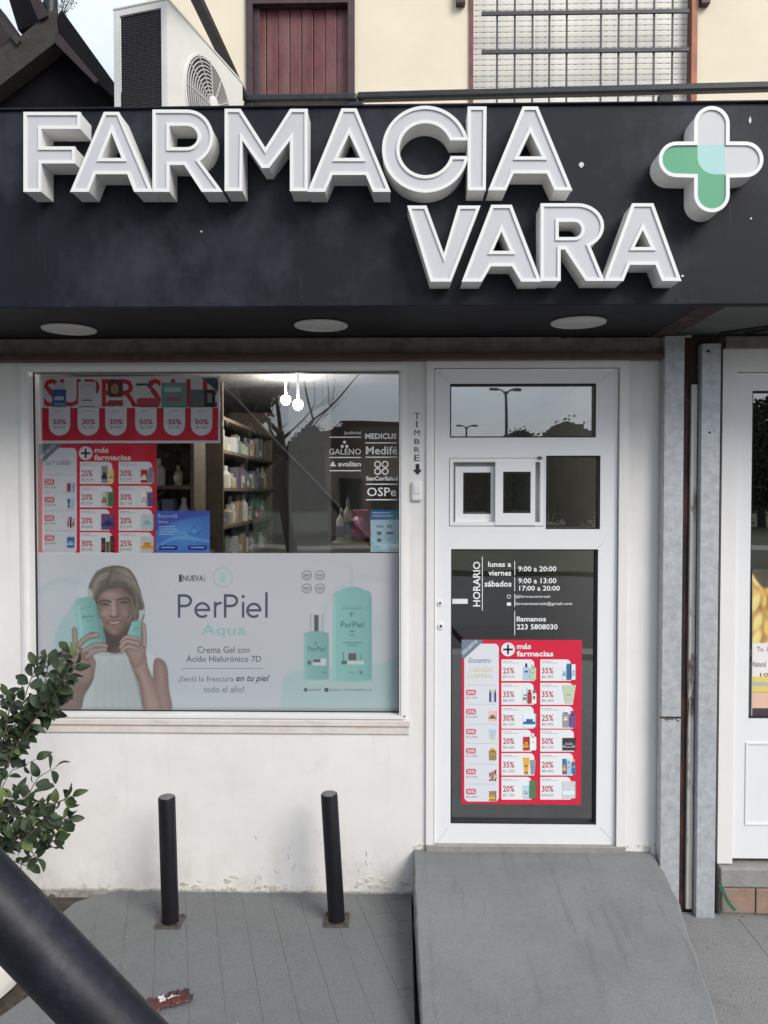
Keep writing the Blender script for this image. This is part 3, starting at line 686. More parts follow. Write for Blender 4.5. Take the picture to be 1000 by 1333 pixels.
def cross_faces(t, I):
    ip = I[0]
    def clip(lp, a, b, c):                                   # keep a*x+b*z>=c
        out = []
        for i in range(len(lp)):
            p, q = lp[i], lp[(i+1) % len(lp)]; dp, dq = a*p[0]+b*p[1]-c, a*q[0]+b*q[1]-c
            if dp >= 0: out.append(p)
            if (dp >= 0) != (dq >= 0):
                k = dp/(dp-dq); out.append((p[0]+k*(q[0]-p[0]), p[1]+k*(q[1]-p[1])))
        return out
    xl, xr, z0, z1 = P(909, 200, YL).x, P(945, 200, YL).x, P(927, 226, YL).z, P(927, 187.5, YL).z
    arms = {'l': clip(ip, -1, 0, -xl), 'r': clip(ip, 1, 0, xr), 't': clip(clip(clip(ip, 0, 1, z1), 1, 0, xl), -1, 0, -xr), 'b': clip(clip(clip(ip, 0, -1, -z0), 1, 0, xl), -1, 0, -xr)}
    mb = MB(); mb.loops([arms['l']], YL+.005); mb.loops([arms['b']], YL+.005); r = .06
    q = [(xl, z0)] + [(xl+r+r*math.cos(rad(a)), z0+r+r*math.sin(rad(a))) for a in range(180, 271, 10)]
    mb.loops([q], YL+.005); mb.build('green_face', 'cross_green', t)
    mb = MB(); mb.loops([arms['r']], YL+.005); mb.loops([arms['t']], YL+.005); mb.build('letter_face', 'letter_face', t)
    mb = MB(); mb.loops([[(xr, z0), (xr, z1), (xl, z1)] + q[1:]], YL+.005); mb.build('teal_face', 'cross_teal', t)
cx0, cx1, cy0, cy1 = 904.5, 949.5, 184.5, 230.5; rr = 22.6; mx, my = 927, 207.3
channel('pharmacy_cross', 'rounded pharmacy cross sign with green, teal and white arms', 'cross sign',
        [arc(mx, 161, rr, rr, 180, 360, 16) + [(cx1, cy0)] + arc(971, my, rr, rr, -90, 90, 16) + [(cx1, cy1)] + arc(mx, 253, rr, rr, 0, 180, 16) + [(cx0, cy1)] + arc(881, my, rr, rr, 90, 270, 16) + [(cx0, cy0)]], halves=cross_faces, rim=.0105)
dr_ = MB()
for (x, y, sx, sy) in ((757, 214, 3.2, 3.6), (977, 156, 1.8, 4.5), (978, 284, 1.4, 1.6), (889, 359, 2, 1.2), (262, 301, 1.5, 1.5)):
    p = P(x, y, -.604); dr_.prism([orient([(p.x+sx*.0028*math.cos(a)*random.uniform(.7, 1.2), p.z+sy*.0028*math.sin(a)*random.uniform(.7, 1.2)) for a in np.linspace(0, 6.28, 9)[:-1]], True)], -.6025, -.6)
mat('droppings', (.6, .6, .58), .8, var=.1)
dr_.build('bird_dropping', 'droppings', can, kind='stuff')
# ------------------------------------------------------------ downlights in the soffit
for (x, y, lab) in ((90, 427, 'round unlit downlight in the soffit above the sale posters'), (418, 422, 'round unlit downlight in the soffit, middle one of three'), (753, 418, 'round unlit downlight in the soffit above the door')):
    p = PZ(x, y, ZS); t = thing('downlight', lab, 'downlight', (p.x, p.y, ZS), 'soffit downlights')
    MB().lathe((p.x, p.y, ZS), [(.098, -.001), (.106, -.004), (.104, -.009), (.090, -.011), (.086, -.004)], 36, cap=False).build('rim', 'lamp_lens', t, smooth=True)
    MB().lathe((p.x, p.y, ZS), [(.088, -.0045), (.08, -.006)], 32).build('lens', 'lamp_lens', t, smooth=True)
# ------------------------------------------------------------ galvanised posts and the rusty gap between the shops
for (xa, xb, yb, zb, lab) in ((862.5, 888, 1186, 437, 'galvanised steel channel post beside the white pharmacy door wall'), (910.5, 935, 1198, 447, 'galvanised steel channel post against the neighbouring white shopfront')):
    Y0 = -.062; a, b = P(xa, 800, Y0), P(xb, 800, Y0); t = thing('galvanised_post', lab, 'post', ((a.x+b.x)/2, Y0, 0), 'galvanised posts between the shops')
    zt_ = min(P(xa, zb, Y0).z, ZS-.004)
    mb = MB(); mb.box(a.x, b.x, Y0, Y0+.005, -.075, zt_); mb.box(a.x, a.x+.005, Y0+.005, -.012, -.075, zt_); mb.box(b.x-.005, b.x, Y0+.005, -.012, -.075, zt_)
    mb.build('channel', 'galvanised', t, bevel=.004)
    if xa < 900:
        p = P(875, 934, Y0); MB().box(a.x-.006, b.x+.003, Y0-.0025, Y0+.004, p.z-.004, p.z+.004).build('weld_seam', 'rust_dark', t, bevel=.002)
        mb = MB(); random.seed(4)
        for k in range(9):
            x = random.uniform(a.x+.008, b.x-.008); z = p.z - random.uniform(.008, .018); mb.box(x, x+.006, Y0-.0012, Y0+.002, z, z+.004)
        mb.build('rust_spots', 'rust_dark', t)
    else:
        for y in (457, 563):
            p = P(922 if y < 500 else 924, y, Y0); MB().tube((p.x, Y0-.001, p.z), (p.x, Y0+.001, p.z), .007 if y < 500 else .005, seg=10).build('bolt_hole', 'gasket', t)
a, b = P(861, 800, -.05), P(936, 800, -.05)
MB().box(wx1+.002, b.x, -.011, .1, -.07, ZS-.002).build('rusty_infill', 'rust_dark', label='rusty dark steel infill panel in the gap between the two posts', cat='panel')
a, b = P(897.5, 800, -.03), P(905.5, 800, -.03)
MB().box(a.x, b.x, -.03, -.012, -.04, P(900, 500, -.03).z).build('plastic_strip', 'white_strip', bevel=.003, label='narrow white strip with rust stains between the galvanised posts', cat='strip')
# ------------------------------------------------------------ neighbouring shop on the right
N = thing('neighbouring_shop', 'white neighbouring shopfront at the right edge of the picture', 'shop', (1.8, 0, 0))
nx0 = P(936, 800, 0).x
n_ = RC(956, 484, 1300, 1121, 0); ng = RC(978, 508, 1290, 937, 0)
MB().panel(nx0+.002, 3.2, P(960, 1123, 0).z, P(960, 455, 0).z, [(n_[0], n_[1], n_[2]-.1, n_[3])], -.01, .12).build('front_wall', 'pvc', N, bevel=.003)
nd = MB().panel(n_[0]+.003, n_[1]-.003, n_[2]+.004, n_[3]-.003, [ng], .006, .06).build('shop_door', 'pvc_clean', N, bevel=.003)
MB().frame(ng[0], ng[1], ng[2], ng[3], .006, .012, .05).build('gasket', 'gasket', nd)
MB().box(ng[0]+.003, ng[1]-.003, .03, .036, ng[2]+.003, ng[3]-.003).build('pane', 'glass_door', nd)
pn = RC(971, 968, 1280, 1076, 0); MB().frame(pn[0], pn[1], pn[2], pn[3], .008, .002, .006).build('panel_moulding', 'pvc_clean', nd, bevel=.002)
MB().box(nx0+.002, 3.2, -.035, 0, P(960, 455, 0).z, ZS-.002).build('lintel_beam', 'rust_beam', N, bevel=.003)
mb = MB(); z1 = P(960, 1124, 0).z; z0 = P(960, 1152, -.02).z; mb.box(nx0+.003, 3.2, -.045, .12, z0, z1-.003); mb.box(nx0+.003, 3.2, -.035, .12, -.1, z0); mb.build('step', 'concrete', N, bevel=.006)
x = nx0+.006; k = 0
for wd in (.145, .20, .20, .20, .20, .2):
    MB().box(x+.002, x+wd-.002, -.047-.003*(k % 2), -.0351, -.045, z0-.004).build('tile', 'terracotta', N, bevel=.003); x += wd; k += 1
MB().box(1.36, 3.2, .14, 3, -.02, .15).build('neighbour_floor', 'inside_floor', kind='structure')
mb = MB(); mb.box(1.362, 3.2, 3, 3.1, 0, 2.56); mb.box(3.2, 3.25, .12, 3.1, 0, 2.56); mb.box(1.362, 3.2, .14, 3.0, 2.5, 2.56); mb.build('neighbour_wall', 'back_panel', kind='structure')
# poster of yellow squash behind its glass
cv = Canvas(979.5, 742, 1080, 935, .8); cv.c[:] = (70, 58, 50); random.seed(8)
for k in range(46):
    x, y = random.uniform(976, 1080), random.uniform(748, 836); a = random.uniform(-40, 40)+90
    cv.blob(x, y, 24, 11, (110, 82, 36), .8, a, .5); cv.blob(x-1, y-1, 22, 9, random.choice(((226, 176, 62), (214, 160, 50), (232, 192, 96))), .95, a, .45); cv.blob(x-2, y-3, 8, 2.5, (230, 205, 150), .5, a)
cv.fill([(970, 700), (1010, 700), (1000, 765), (976, 740)], (62, 55, 50), 3, .9)
cv.fill([(960, 837), (1090, 837), (1090, 882), (960, 882)], (205, 195, 192), 1, smooth=False); cv.fill([(960, 881), (1090, 881), (1090, 901), (960, 901)], (208, 178, 60), 1, smooth=False)
cv.fill([(977, 888), (1090, 888), (1090, 893), (977, 893)], (150, 155, 160), 1, smooth=False); cv.fill([(960, 901), (1090, 901), (1090, 922), (960, 922)], (200, 160, 135), 1.5, smooth=False); cv.fill([(960, 922), (1090, 922), (1090, 945), (960, 945)], (58, 48, 52), 1.5, smooth=False)
sp = thing('produce_poster', 'poster of yellow squashes on the neighbouring shop glass', 'poster', (P(1020, 930, .03).x, .03, P(1020, 937, .03).z))
r_p = RC(979.5, 742, 1080, 935, .029); MB().box(r_p[0], r_p[1], .0288, .0296, r_p[2], r_p[3]).build('sheet', 'letter_face', sp)
cv.build('printed_picture', .0285, 1.35, sp)
pr = Print(.0283); pr.text('To. 10', 986, 842, 1004, 848, (110, 100, 100)); pr.text('s/ Natural', 975, 861, 997, 868, (130, 120, 118)); pr.text('10.', 990, 876, 1003, 881, (110, 70, 50)); pr.build('lettering', sp, kind='stuff')
# green strap lying by the post
a = P(936, 1150, -.075); b = PZ(957, 1184, ZRP+.004)
mb = MB(); n = 8; vs = []
for k in range(n+1):
    t = k/n; q = P(937+20*t, 1150+34*t+5*math.sin(t*3), -.066-.02*t); vs += [q+Vector((-.006, 0, -.004)), q+Vector((.006, 0, .004)), q+Vector((.006, -.002, .002)), q+Vector((-.006, -.002, -.006))]
mb.add(vs, [(k*4+i, k*4+(i+1) % 4, k*4+4+(i+1) % 4, k*4+4+i) for k in range(n) for i in range(4)])
mat('green_strap', (.03, .10, .05), .6, var=.2); mb.build('green_strap', 'green_strap', label='short dark green strap lying against the terracotta step', cat='strap')

# ------------------------------------------------------------ air conditioner on the canopy roof
def local(mb, M):
    mb.v = [tuple(M @ Vector(v)) for v in mb.v]; return mb
ZR = ZT-.12
zac = P(216, 0, .42).z; pa = P(218, 70, .42)
ac = thing('air_conditioner', 'white outdoor air conditioner unit behind the dark sign board', 'air conditioner', (pa.x, .42, ZR))
H = .62; Lg, Dp = .80, .30
M_ = Matrix.Translation((pa.x, .42, zac-H)) @ Matrix.Rotation(rad(75), 4, 'Z')   # local x runs along the fan face, local y to its back
def acb(mb, name, m, **k): return local(mb, M_).build(name, m, ac, **k)
cas = MB().panel(0, Lg, 0, H, [], 0, .0)
def yzpanel(mb, x0, x1, Y0, Y1, Z0, Z1, hole):
    q = MB().panel(Y0, Y1, Z0, Z1, [hole], x0, x1); mb.add([(v[1], v[0], v[2]) for v in q.v], [tuple(reversed(f)) for f in q.f]); return mb
mb = MB(); fan = (.40, .30, .235)
# front sheet with a round opening
outer = [(0, 0), (Lg, 0), (Lg, H), (0, H)]; circ = [(fan[0]+fan[2]*math.cos(t), fan[1]+fan[2]*math.sin(t)) for t in np.linspace(0, 2*math.pi, 41)[:-1]]
mb.prism([outer, list(reversed(circ))], 0, .006)
yzpanel(mb, 0, .006, .006, Dp, 0, H, (.034, Dp-.034, .02, H-.03))
mb.box(Lg-.006, Lg, .006, Dp, 0, H); mb.box(.0061, Lg-.0061, .006, Dp, H-.006, H); mb.box(.0061, Lg-.0061, .006, Dp, 0, .006)
acb(mb, 'casing', 'ac_white', bevel=.004)
mb = MB(); mb.box(-.004, Lg+.004, -.006, Dp+.004, H, H+.014); acb(mb, 'top_cover', 'ac_white', bevel=.005)
mb = MB(); mb.box(-.003, -.0002, .002, .030, .01, H-.01); mb.box(-.003, -.0002, Dp-.030, Dp-.002, .01, H-.01); acb(mb, 'corner_flange', 'ac_white', bevel=.002)
mb = MB(); mb.box(.012, .03, .034, Dp-.034, .02, H-.03)
for k in range(44):
    z = .035 + k*.0125; mb.box(.009, .012, .034, Dp-.034, z, z+.004)
for k in range(17):
    y = .05 + k*.012; mb.box(.008, .012, y, y+.003, .03, H-.035)
acb(mb, 'fin_grille', 'fins')
mb = MB(); mb.lathe((0, 0, 0), [(fan[2]-.002, 0), (fan[2]-.006, .10), (.02, .12)], 36, cap=False); mb.v = [(fan[0]+v[0], v[2]+.004, fan[1]+v[1]) for v in mb.v]; acb(mb, 'fan_shroud', 'ac_hollow', smooth=True)
mb = MB()
for k in range(11):
    r = .04 + k*.019; n = 40
    mb.path([(fan[0]+r*math.cos(t), -.010-.012*(1-(r/.24)**2), fan[1]+r*math.sin(t)) for t in np.linspace(0, 2*math.pi, n)], .003, 4)
for k in range(12):
    a = math.pi*2*k/12; mb.path([(fan[0]+r*math.cos(a), -.013-.012*(1-(r/.24)**2), fan[1]+r*math.sin(a)) for r in (.03, .1, .17, .242)], .003, 4)
acb(mb, 'fan_guard', 'ac_grille')
mb = MB(); mb.lathe((0, 0, 0), [(.05, 0), (.05, .012), (.02, .02)], 20); mb.v = [(fan[0]+v[0], -.026-v[2], fan[1]+v[1]) for v in mb.v]; acb(mb, 'fan_badge', 'ac_white', smooth=True)
mb = MB(); mb.lathe((0, 0, 0), [(.252, 0), (.250, .008), (.238, .008)], 40, cap=False); mb.v = [(fan[0]+v[0], -v[2], fan[1]+v[1]) for v in mb.v]; acb(mb, 'fan_ring', 'ac_white', smooth=True)
for k in range(3):
    mb = MB(); a = k*2.094+.4; c_, s_ = math.cos(a), math.sin(a)
    q = [(.03, -.03, .03), (.20, -.07, .05), (.215, .05, .07), (.04, .04, .06)]; mb.add([(fan[0]+x*c_-z*s_, y+.02, fan[1]+x*s_+z*c_) for x, z, y in q]+[(fan[0]+x*c_-z*s_, y+.024, fan[1]+x*s_+z*c_) for x, z, y in q], [(0,1,2,3),(7,6,5,4),(0,4,5,1),(1,5,6,2),(2,6,7,3),(3,7,4,0)]); acb(mb, 'fan_blade', 'ac_hollow')
for x in (.12, .62):
    mb = MB(); mb.box(x, x+.06, -.02, Dp+.02, ZR-(zac-H), -.001); acb(mb, 'mounting_block', 'concrete')
# ------------------------------------------------------------ railing on the roof
rl = thing('roof_railing', 'dark iron railing with chipped paint on the canopy roof', 'railing', (0, 1.5, ZR))
c0 = P(318, 130, 1.55); c1 = P(465, 128, 1.55); c2 = P(1040, 112, 1.50)
rr_ = .034
def bar(mb, a, b, hw, hh):
    d = (b-a).normalized(); s = d.cross(Vector((0, 0, 1))).normalized()*hw; u = s.cross(d).normalized()*hh
    mb.add([a-s-u, a+s-u, a+s+u, a-s+u, b-s-u, b+s-u, b+s+u, b-s+u], [(3,2,1,0),(4,5,6,7),(0,1,5,4),(1,2,6,5),(2,3,7,6),(3,0,4,7)]); return mb
bar(MB(), c0, c1, .03, .024).build('rail', 'iron', rl, bevel=.012)
bar(MB(), c1+Vector((.002, 0, .006)), c2, .03, .024).build('rail', 'iron', rl, bevel=.012)
e0 = Vector((P(244, -5, .55).x-.0, -.3, c0.z+.03)); bar(MB(), e0, c0+Vector((0, -.033, 0)), .026, .028).build('rail', 'iron', rl, bevel=.01)
for q, wd in ((c0+Vector((.03, 0, 0)), .03), (c1+Vector((-.01, 0, 0)), .05), (P(866, 120, 1.505), .045)):
    MB().box(q.x-wd, q.x+wd, q.y-.02, q.y+.02, ZR, q.z-.022).build('post', 'iron', rl, bevel=.006)
# ------------------------------------------------------------ neighbouring dark gabled roof, upper left
YN = 1.3
gb = thing('gabled_roof', 'dark timber gable of the neighbouring roof at the upper left corner', 'roof', (P(40, 140, YN).x, YN, ZR))
def px_prism(pp, y0, y1, m, name, bevel=.004):
    lp = orient([(q.x, q.z) for q in (P(x, y, y0) for x, y in pp)], True); return MB().prism([lp], y0, y1).build(name, m, gb, bevel=bevel)
px_prism([(78, 52), (150, 118), (150, 230), (-90, 230), (-90, 178)], YN+.12, YN+.3, 'shaded_dark_timber', 'gable_wall')
px_prism([(80, 12), (152, 112), (152, 130), (128, 108), (76, 48), (72, 30)], YN, YN+.14, 'shaded_dark_timber', 'barge_board')
px_prism([(74, 40), (128, 104), (124, 108), (72, 56)], YN-.02, YN-.001, 'roof_red', 'barge_moulding')
px_prism([(72, 10), (76, 52), (0, 111), (-90, 180), (-90, 120), (0, 62), (25, 48)], YN-.01, YN+.11, 'lit_brown_timber', 'barge_board')
px_prism([(-90, 70), (-90, 110), (26, 56), (20, 38), (0, 10), (-90, -40)], YN+.12, YN+.2, 'roof_red', 'roof_slope')
px_prism([(2, 22), (26, 52), (22, 58), (-2, 28)], YN-.03, YN+.1, 'lit_brown_timber', 'rafter')
px_prism([(10, -6), (40, -6), (56, 26), (24, 40)], YN+.21, YN+.3, 'shaded_dark_timber', 'roof_slope')
px_prism([(36, -8), (48, -8), (62, 20), (50, 26)], YN-.03, YN+.1, 'roof_red', 'rafter')
a = P(66, 30, YN+.06); MB().tube((a.x, YN+.06, a.z-.05), (a.x, YN+.06, a.z+.5), .042, seg=14).build('vent_pipe', 'iron', gb, smooth=True)
tw = thing('roof_weed', 'small twiggy weed growing on the dark neighbouring roof', 'weed', tuple(P(80, 25, YN+.1)))
mb = MB(); lf = MB(); random.seed(21); base = P(80, 26, YN+.1)
for k in range(9):
    p = Vector(base); d = Vector((random.uniform(-.2, .7), random.uniform(-.3, .3), 1)).normalized(); ps = [p]
    for j in range(4):
        p = p+d*.035; d = (d+Vector((random.uniform(-.4, .5), 0, random.uniform(-.3, .2)))).normalized(); ps.append(p)
        for h in range(3):
            q = p+Vector((random.uniform(-.02, .02), random.uniform(-.02, .02), random.uniform(-.015, .015))); e = Vector((random.uniform(-1, 1), random.uniform(-1, 1), random.uniform(-1, 1))).normalized()*.008; g = e.orthogonal().normalized()*.004
            lf.add([q-e, q+g, q+e, q-g], [(0, 1, 2, 3)])
    mb.path(ps, .0018, 4)
mat('weed', (.05, .065, .035), .7, var=.3); mb.build('stems', 'weed', tw); lf.build('leaves', 'weed', tw, kind='stuff')

# ------------------------------------------------------------ bollards
for (bx, by, tx, ty, lab) in ((222, 1201, 217, 1037, 'short black bollard bolted to the pavement, nearer the shrub'), (438.5, 1199, 428.5, 1033, 'short black leaning bollard nearer the ramp')):
    b0 = PZ(bx, by, .0); t0 = P(tx, ty, b0.y+.0)
    t = thing('bollard', lab, 'bollard', tuple(b0), 'bollards below the shop window')
    d = (t0-b0).normalized(); r = .0345
    MB().path([b0+Vector((0, 0, .006)), b0+d*.02, t0-d*.006, t0-d*.001, t0], [r, r, r, r-.002, r-.006], 28).build('tube', 'bollard', t, smooth=True)
    MB().lathe((t0.x, t0.y, t0.z), [(r-.004, -.001), (r-.006, .002), (r-.016, .0035)], 24).build('cap', 'bollard_cap', t, smooth=True)
    MB().box(b0.x-.052, b0.x+.052, b0.y-.05, b0.y+.05, -.003, .007).build('base_plate', 'plate', t, bevel=.003)
    for sx in (-1, 1):
        for sy in (-1, 1):
            MB().tube((b0.x+sx*.041, b0.y+sy*.039, .007), (b0.x+sx*.041, b0.y+sy*.039, .015), .007, .006, 6).build('bolt', 'plate', t)
# ------------------------------------------------------------ slanting pole in the foreground
Yp = CAM.y+.60; m0 = P(0, 1178, Yp); m1 = P(150, 1335, Yp); d = (m1-m0).normalized()
k = (m1.z+.05)/-d.z; foot = m1+d*k; top_ = m0-d*2.6
pl = thing('slanting_pole', 'thick black steel pole slanting across the lower left foreground', 'pole', tuple(foot))
MB().tube(top_, foot, .0268, seg=40).build('tube', 'pole', pl, smooth=True)
q = foot - d*(foot.z/ d.z); MB().box(q.x-.08, q.x+.08, q.y-.08, q.y+.08, -.006, .012).build('base_plate', 'plate', pl, bevel=.003)
# ------------------------------------------------------------ planter and shrub
pc = Vector((-1.72, -.62, -.03))
plt = thing('round_planter', 'low round white plaster planter at the lower left', 'planter', tuple(pc))
MB().lathe(pc, [(.30, 0), (.345, .03), (.36, .09), (.355, .2), (.345, .30), (.33, .315), (.29, .315), (.28, .25)], 40, cap=False).build('wall', 'plaster_left', plt, smooth=True)
MB().lathe(pc, [(.285, .24), (.2, .27), (.05, .275)], 24).build('soil', 'dirt', plt)
sh = thing('shrub', 'dark green leafy shrub reaching in front of the shop window', 'shrub', (pc.x, pc.y, .24))
def leafcol(n, c, var=.35): mat(n, c, .58, spec=.35, var=var, scale=25)
leafcol('leaf_dark', (.022, .036, .018)); leafcol('leaf_mid', (.038, .060, .026)); leafcol('leaf_light', (.105, .135, .045)); mat('bark', (.12, .10, .07), .85, var=.3, scale=40)
leaf_me = {}
for v_ in range(4):
    lm = MB(); n = 8; vs = []; wmax = (.27, .22, .31, .25)[v_]; curl = (.10, .22, -.06, .30)[v_]; twist = (.0, .25, -.2, .4)[v_]
    for i in range(n):
        t = i/(n-1); wv = wmax*math.sin(math.pi*min(t*.93+.05, 1))**(.8, .7, 1.0, .85)[v_]; up = curl*math.sin(math.pi*t)*.6-(.25 if v_ == 3 else .08)*t*t; tw_ = twist*t; bite = .55 if (v_ == 2 and i == 5) else 1.
        vs += [(t, -wv*math.cos(tw_), .10*wv/.27+up-wv*math.sin(tw_)), (t, 0, up), (t, wv*math.cos(tw_)*bite, .10*wv/.27+up+wv*math.sin(tw_))]
    lm.add(vs, [(i*3+a, i*3+3+a, i*3+4+a, i*3+1+a) for i in range(n-1) for a in (0, 1)])
    for q in ('leaf_dark', 'leaf_mid', 'leaf_light'):
        me = lm.mesh('leaf'); me.materials.append(MATS[q]); me.polygons.foreach_set('use_smooth', [True]*len(me.polygons)); leaf_me.setdefault(q, []).append(me)
stems = MB(); random.seed(17); leafn = 0
def put_leaf(p, d, size, kind):
    global leafn
    o = bpy.data.objects.new('leaf', random.choice(leaf_me[kind])); COL.objects.link(o); o.parent = sh; o.matrix_parent_inverse = Matrix.Translation(-Vector(sh.location))
    d = d.normalized(); up = Vector((random.gauss(0, .5), -.55+random.gauss(0, .5), .6+random.gauss(0, .4))); s = up.cross(d)
    if s.length < 1e-3: s = Vector((1, 0, 0))
    s.normalize(); u = d.cross(s)
    m = Matrix((d, s, u)).transposed().to_4x4(); m = Matrix.Translation(p) @ m @ Matrix.Diagonal((size, size*random.uniform(.85, 1.25), size, 1)); o.matrix_basis = m; leafn += 1
def branch(pp, Y0, Y1, r0, step, size, dens=1., light=.12):
    pts_ = spline([(x, y, Y0+(Y1-Y0)*i/(len(pp)-1)) for i, (x, y) in enumerate(pp)], 5, False)
    W = [P(x, y, yy) for x, y, yy in pts_]; stems.path(W, [r0*1.15*(1-.6*i/(len(W)-1)) for i in range(len(W))], 6)
    acc = 0
    for i in range(1, len(W)):
        seg_ = W[i]-W[i-1]; acc += seg_.length
        while acc > step:
            acc -= step
            for sgn in (-1, 1):
                if random.random() > dens*.80: continue
                side = seg_.normalized().cross(Vector((random.gauss(0, .4), -1, random.gauss(0, .4)))).normalized()*sgn
                dd = seg_.normalized()*.55 + side + Vector((random.gauss(0, .25), random.gauss(0, .35), random.gauss(0, .25)))
                put_leaf(W[i] - seg_*random.random() + dd.normalized()*.004, dd, size*random.uniform(.55, 1.25), random.choices(('leaf_dark', 'leaf_mid', 'leaf_light'), (.55, .45-light, light))[0])
    put_leaf(W[-1], W[-1]-W[-2], size, 'leaf_mid')
S = .054
yb = -.62
for pp, y1, r, st, dn, li in (
    ([(-35, 1160), (0, 1020), (35, 940), (62, 900), (78, 872)], -.58, .006, .027, .9, .10),
    ([(35, 950), (55, 900), (62, 868), (60, 855)], -.5, .003, .022, .85, .1),
    ([(40, 940), (70, 905), (92, 880), (97, 862), (88, 848)], -.55, .003, .020, 1, .05),
    ([(30, 955), (62, 915), (80, 898), (88, 893)], -.65, .003, .020, 1, .05),
    ([(50, 925), (66, 918), (62, 932)], -.6, .002, .018, 1, .05),
    ([(10, 1000), (22, 950), (30, 915), (42, 880), (50, 865)], -.62, .003, .024, .9, .1),
    ([(-15, 1010), (5, 960), (12, 925), (20, 910)], -.66, .003, .022, 1, .05),
    ([(-20, 1040), (0, 985), (25, 965), (40, 955)], -.6, .003, .024, 1, .08),
    ([(-10, 1000), (8, 930), (6, 905)], -.55, .002, .022, .9, .1),
    ([(35, 1040), (48, 1015), (62, 1005), (72, 1000)], -.6, .002, .045, .8, .05),
    ([(0, 1030), (14, 1005), (24, 1000), (48, 988)], -.6, .002, .03, .8, .05),
    ([(-40, 1140), (0, 1080), (30, 1055), (65, 1048), (95, 1036)], -.6, .005, .024, 1, .22),
    ([(-40, 1150), (10, 1100), (45, 1080), (70, 1068), (90, 1066)], -.56, .005, .022, 1, .15),
    ([(0, 1100), (30, 1085), (60, 1095), (75, 1092)], -.64, .003, .020, 1, .1),
    ([(-30, 1120), (0, 1060), (15, 1040), (22, 1030)], -.6, .003, .02, 1, .25),
    ([(-30, 1100), (-5, 1055), (10, 1048), (40, 1035)], -.66, .003, .02, 1, .3),
    ([(-20, 1120), (15, 1095), (40, 1108), (48, 1118)], -.62, .003, .018, 1, .15),
    ([(-30, 1140), (0, 1120), (20, 1122), (36, 1128)], -.58, .003, .018, 1, .05),
    ([(-30, 1090), (0, 1075), (30, 1070), (50, 1058)], -.55, .003, .018, 1, .3),
    ([(20, 1060), (60, 1075), (72, 1086)], -.6, .002, .02, .9, .1),
    ([(20, 975), (50, 930), (75, 900), (85, 878)], -.7, .003, .018, 1, .02), ([(0, 960), (30, 935), (60, 912), (76, 905)], -.66, .003, .019, 1, .05), ([(10, 1110), (40, 1085), (58, 1068), (66, 1060)], -.68, .003, .02, 1, .1)):
    branch(pp, yb, y1, r, st, S, dn, li)
stems.path([(pc.x, pc.y, .2), (pc.x+.03, pc.y, .4), P(-35, 1150, yb)], [.012, .01, .008], 8); stems.path([(pc.x+.05, pc.y-.02, .2), (pc.x+.1, pc.y, .45), P(-40, 1100, yb)], [.01, .008, .006], 8)
stems.build('stem', 'bark', sh, smooth=True)
# ------------------------------------------------------------ litter
lp0 = PZ(222, 1306, .0); random.seed(31)
bm = bmesh.new(); bmesh.ops.create_grid(bm, x_segments=26, y_segments=14, size=.5)
for v in bm.verts:
    x, y = v.co.x, v.co.y; c = Vector((x*7, y*7, 3.3))
    v.co = Vector((x*.14+.008*mnoise.noise(c), y*.075+.008*mnoise.noise(c+Vector((9, 0, 0))), .010+.016*abs(mnoise.noise(c*.9))+.008*mnoise.noise(c*2.2)))
me = bpy.data.meshes.new('snack_wrapper'); bm.to_mesh(me); bm.free()
mat('wrapper_red', (.105, .030, .027), .35, var=.25, scale=60); mat('wrapper_white', (.62, .60, .58), .35, var=.1); mat('wrapper_dark', (.05, .035, .04), .4, var=.3)
for q in ('wrapper_red', 'wrapper_white', 'wrapper_dark'): me.materials.append(MATS[q])
for p in me.polygons:
    c = p.center; p.material_index = 1 if (-.035 < c.x < -.015 and c.y > 0) or (-.008 < c.x < .03 and .008 < c.y < .018) else (2 if abs(c.y-.022) < .006 or (c.x > .05) else 0); p.use_smooth = True
o = bpy.data.objects.new('snack_wrapper', me); COL.objects.link(o); o.location = (lp0.x, lp0.y, 0); o.rotation_euler = (0, 0, rad(28)); md = o.modifiers.new('t', 'SOLIDIFY'); md.thickness = .001
tag(o, 'crumpled red and white wrapper lying on the grey pavement', 'litter')

# ------------------------------------------------------------ doorbell
bl = RC(536, 626, 550, 652, -.02)
db = thing('doorbell', 'small white doorbell button under the black arrow', 'doorbell', ((bl[0]+bl[1])/2, 0, bl[2]))
MB().box(bl[0], bl[1], -.018, 0, bl[2], bl[3]).build('housing', 'pvc_clean', db, bevel=.008)
MB().box(bl[0]+.010, bl[1]-.010, -.022, -.0181, bl[2]+.03, bl[3]-.022).build('button', 'pvc', db, bevel=.004)
pr = Print(-.001)
for ch, y0, y1 in (('T', 537.5, 545), ('I', 548, 556.5), ('M', 559.5, 567), ('B', 571.5, 578), ('R', 582, 589), ('E', 592, 600)):
    pr.text(ch, 539.5 if ch != 'I' else 542, y0, 546.5 if ch != 'I' else 543.6, y1, (38, 36, 40), 1)
pr.poly([(541.2, 604), (541.2, 611.5), (537.6, 611.5), (543.7, 618.5), (549.6, 611.5), (546.2, 611.5), (546.2, 604)], (34, 32, 36))
pr.build('bell_lettering', label='black vertical lettering TIMBRE with a down arrow above the doorbell', cat='lettering')

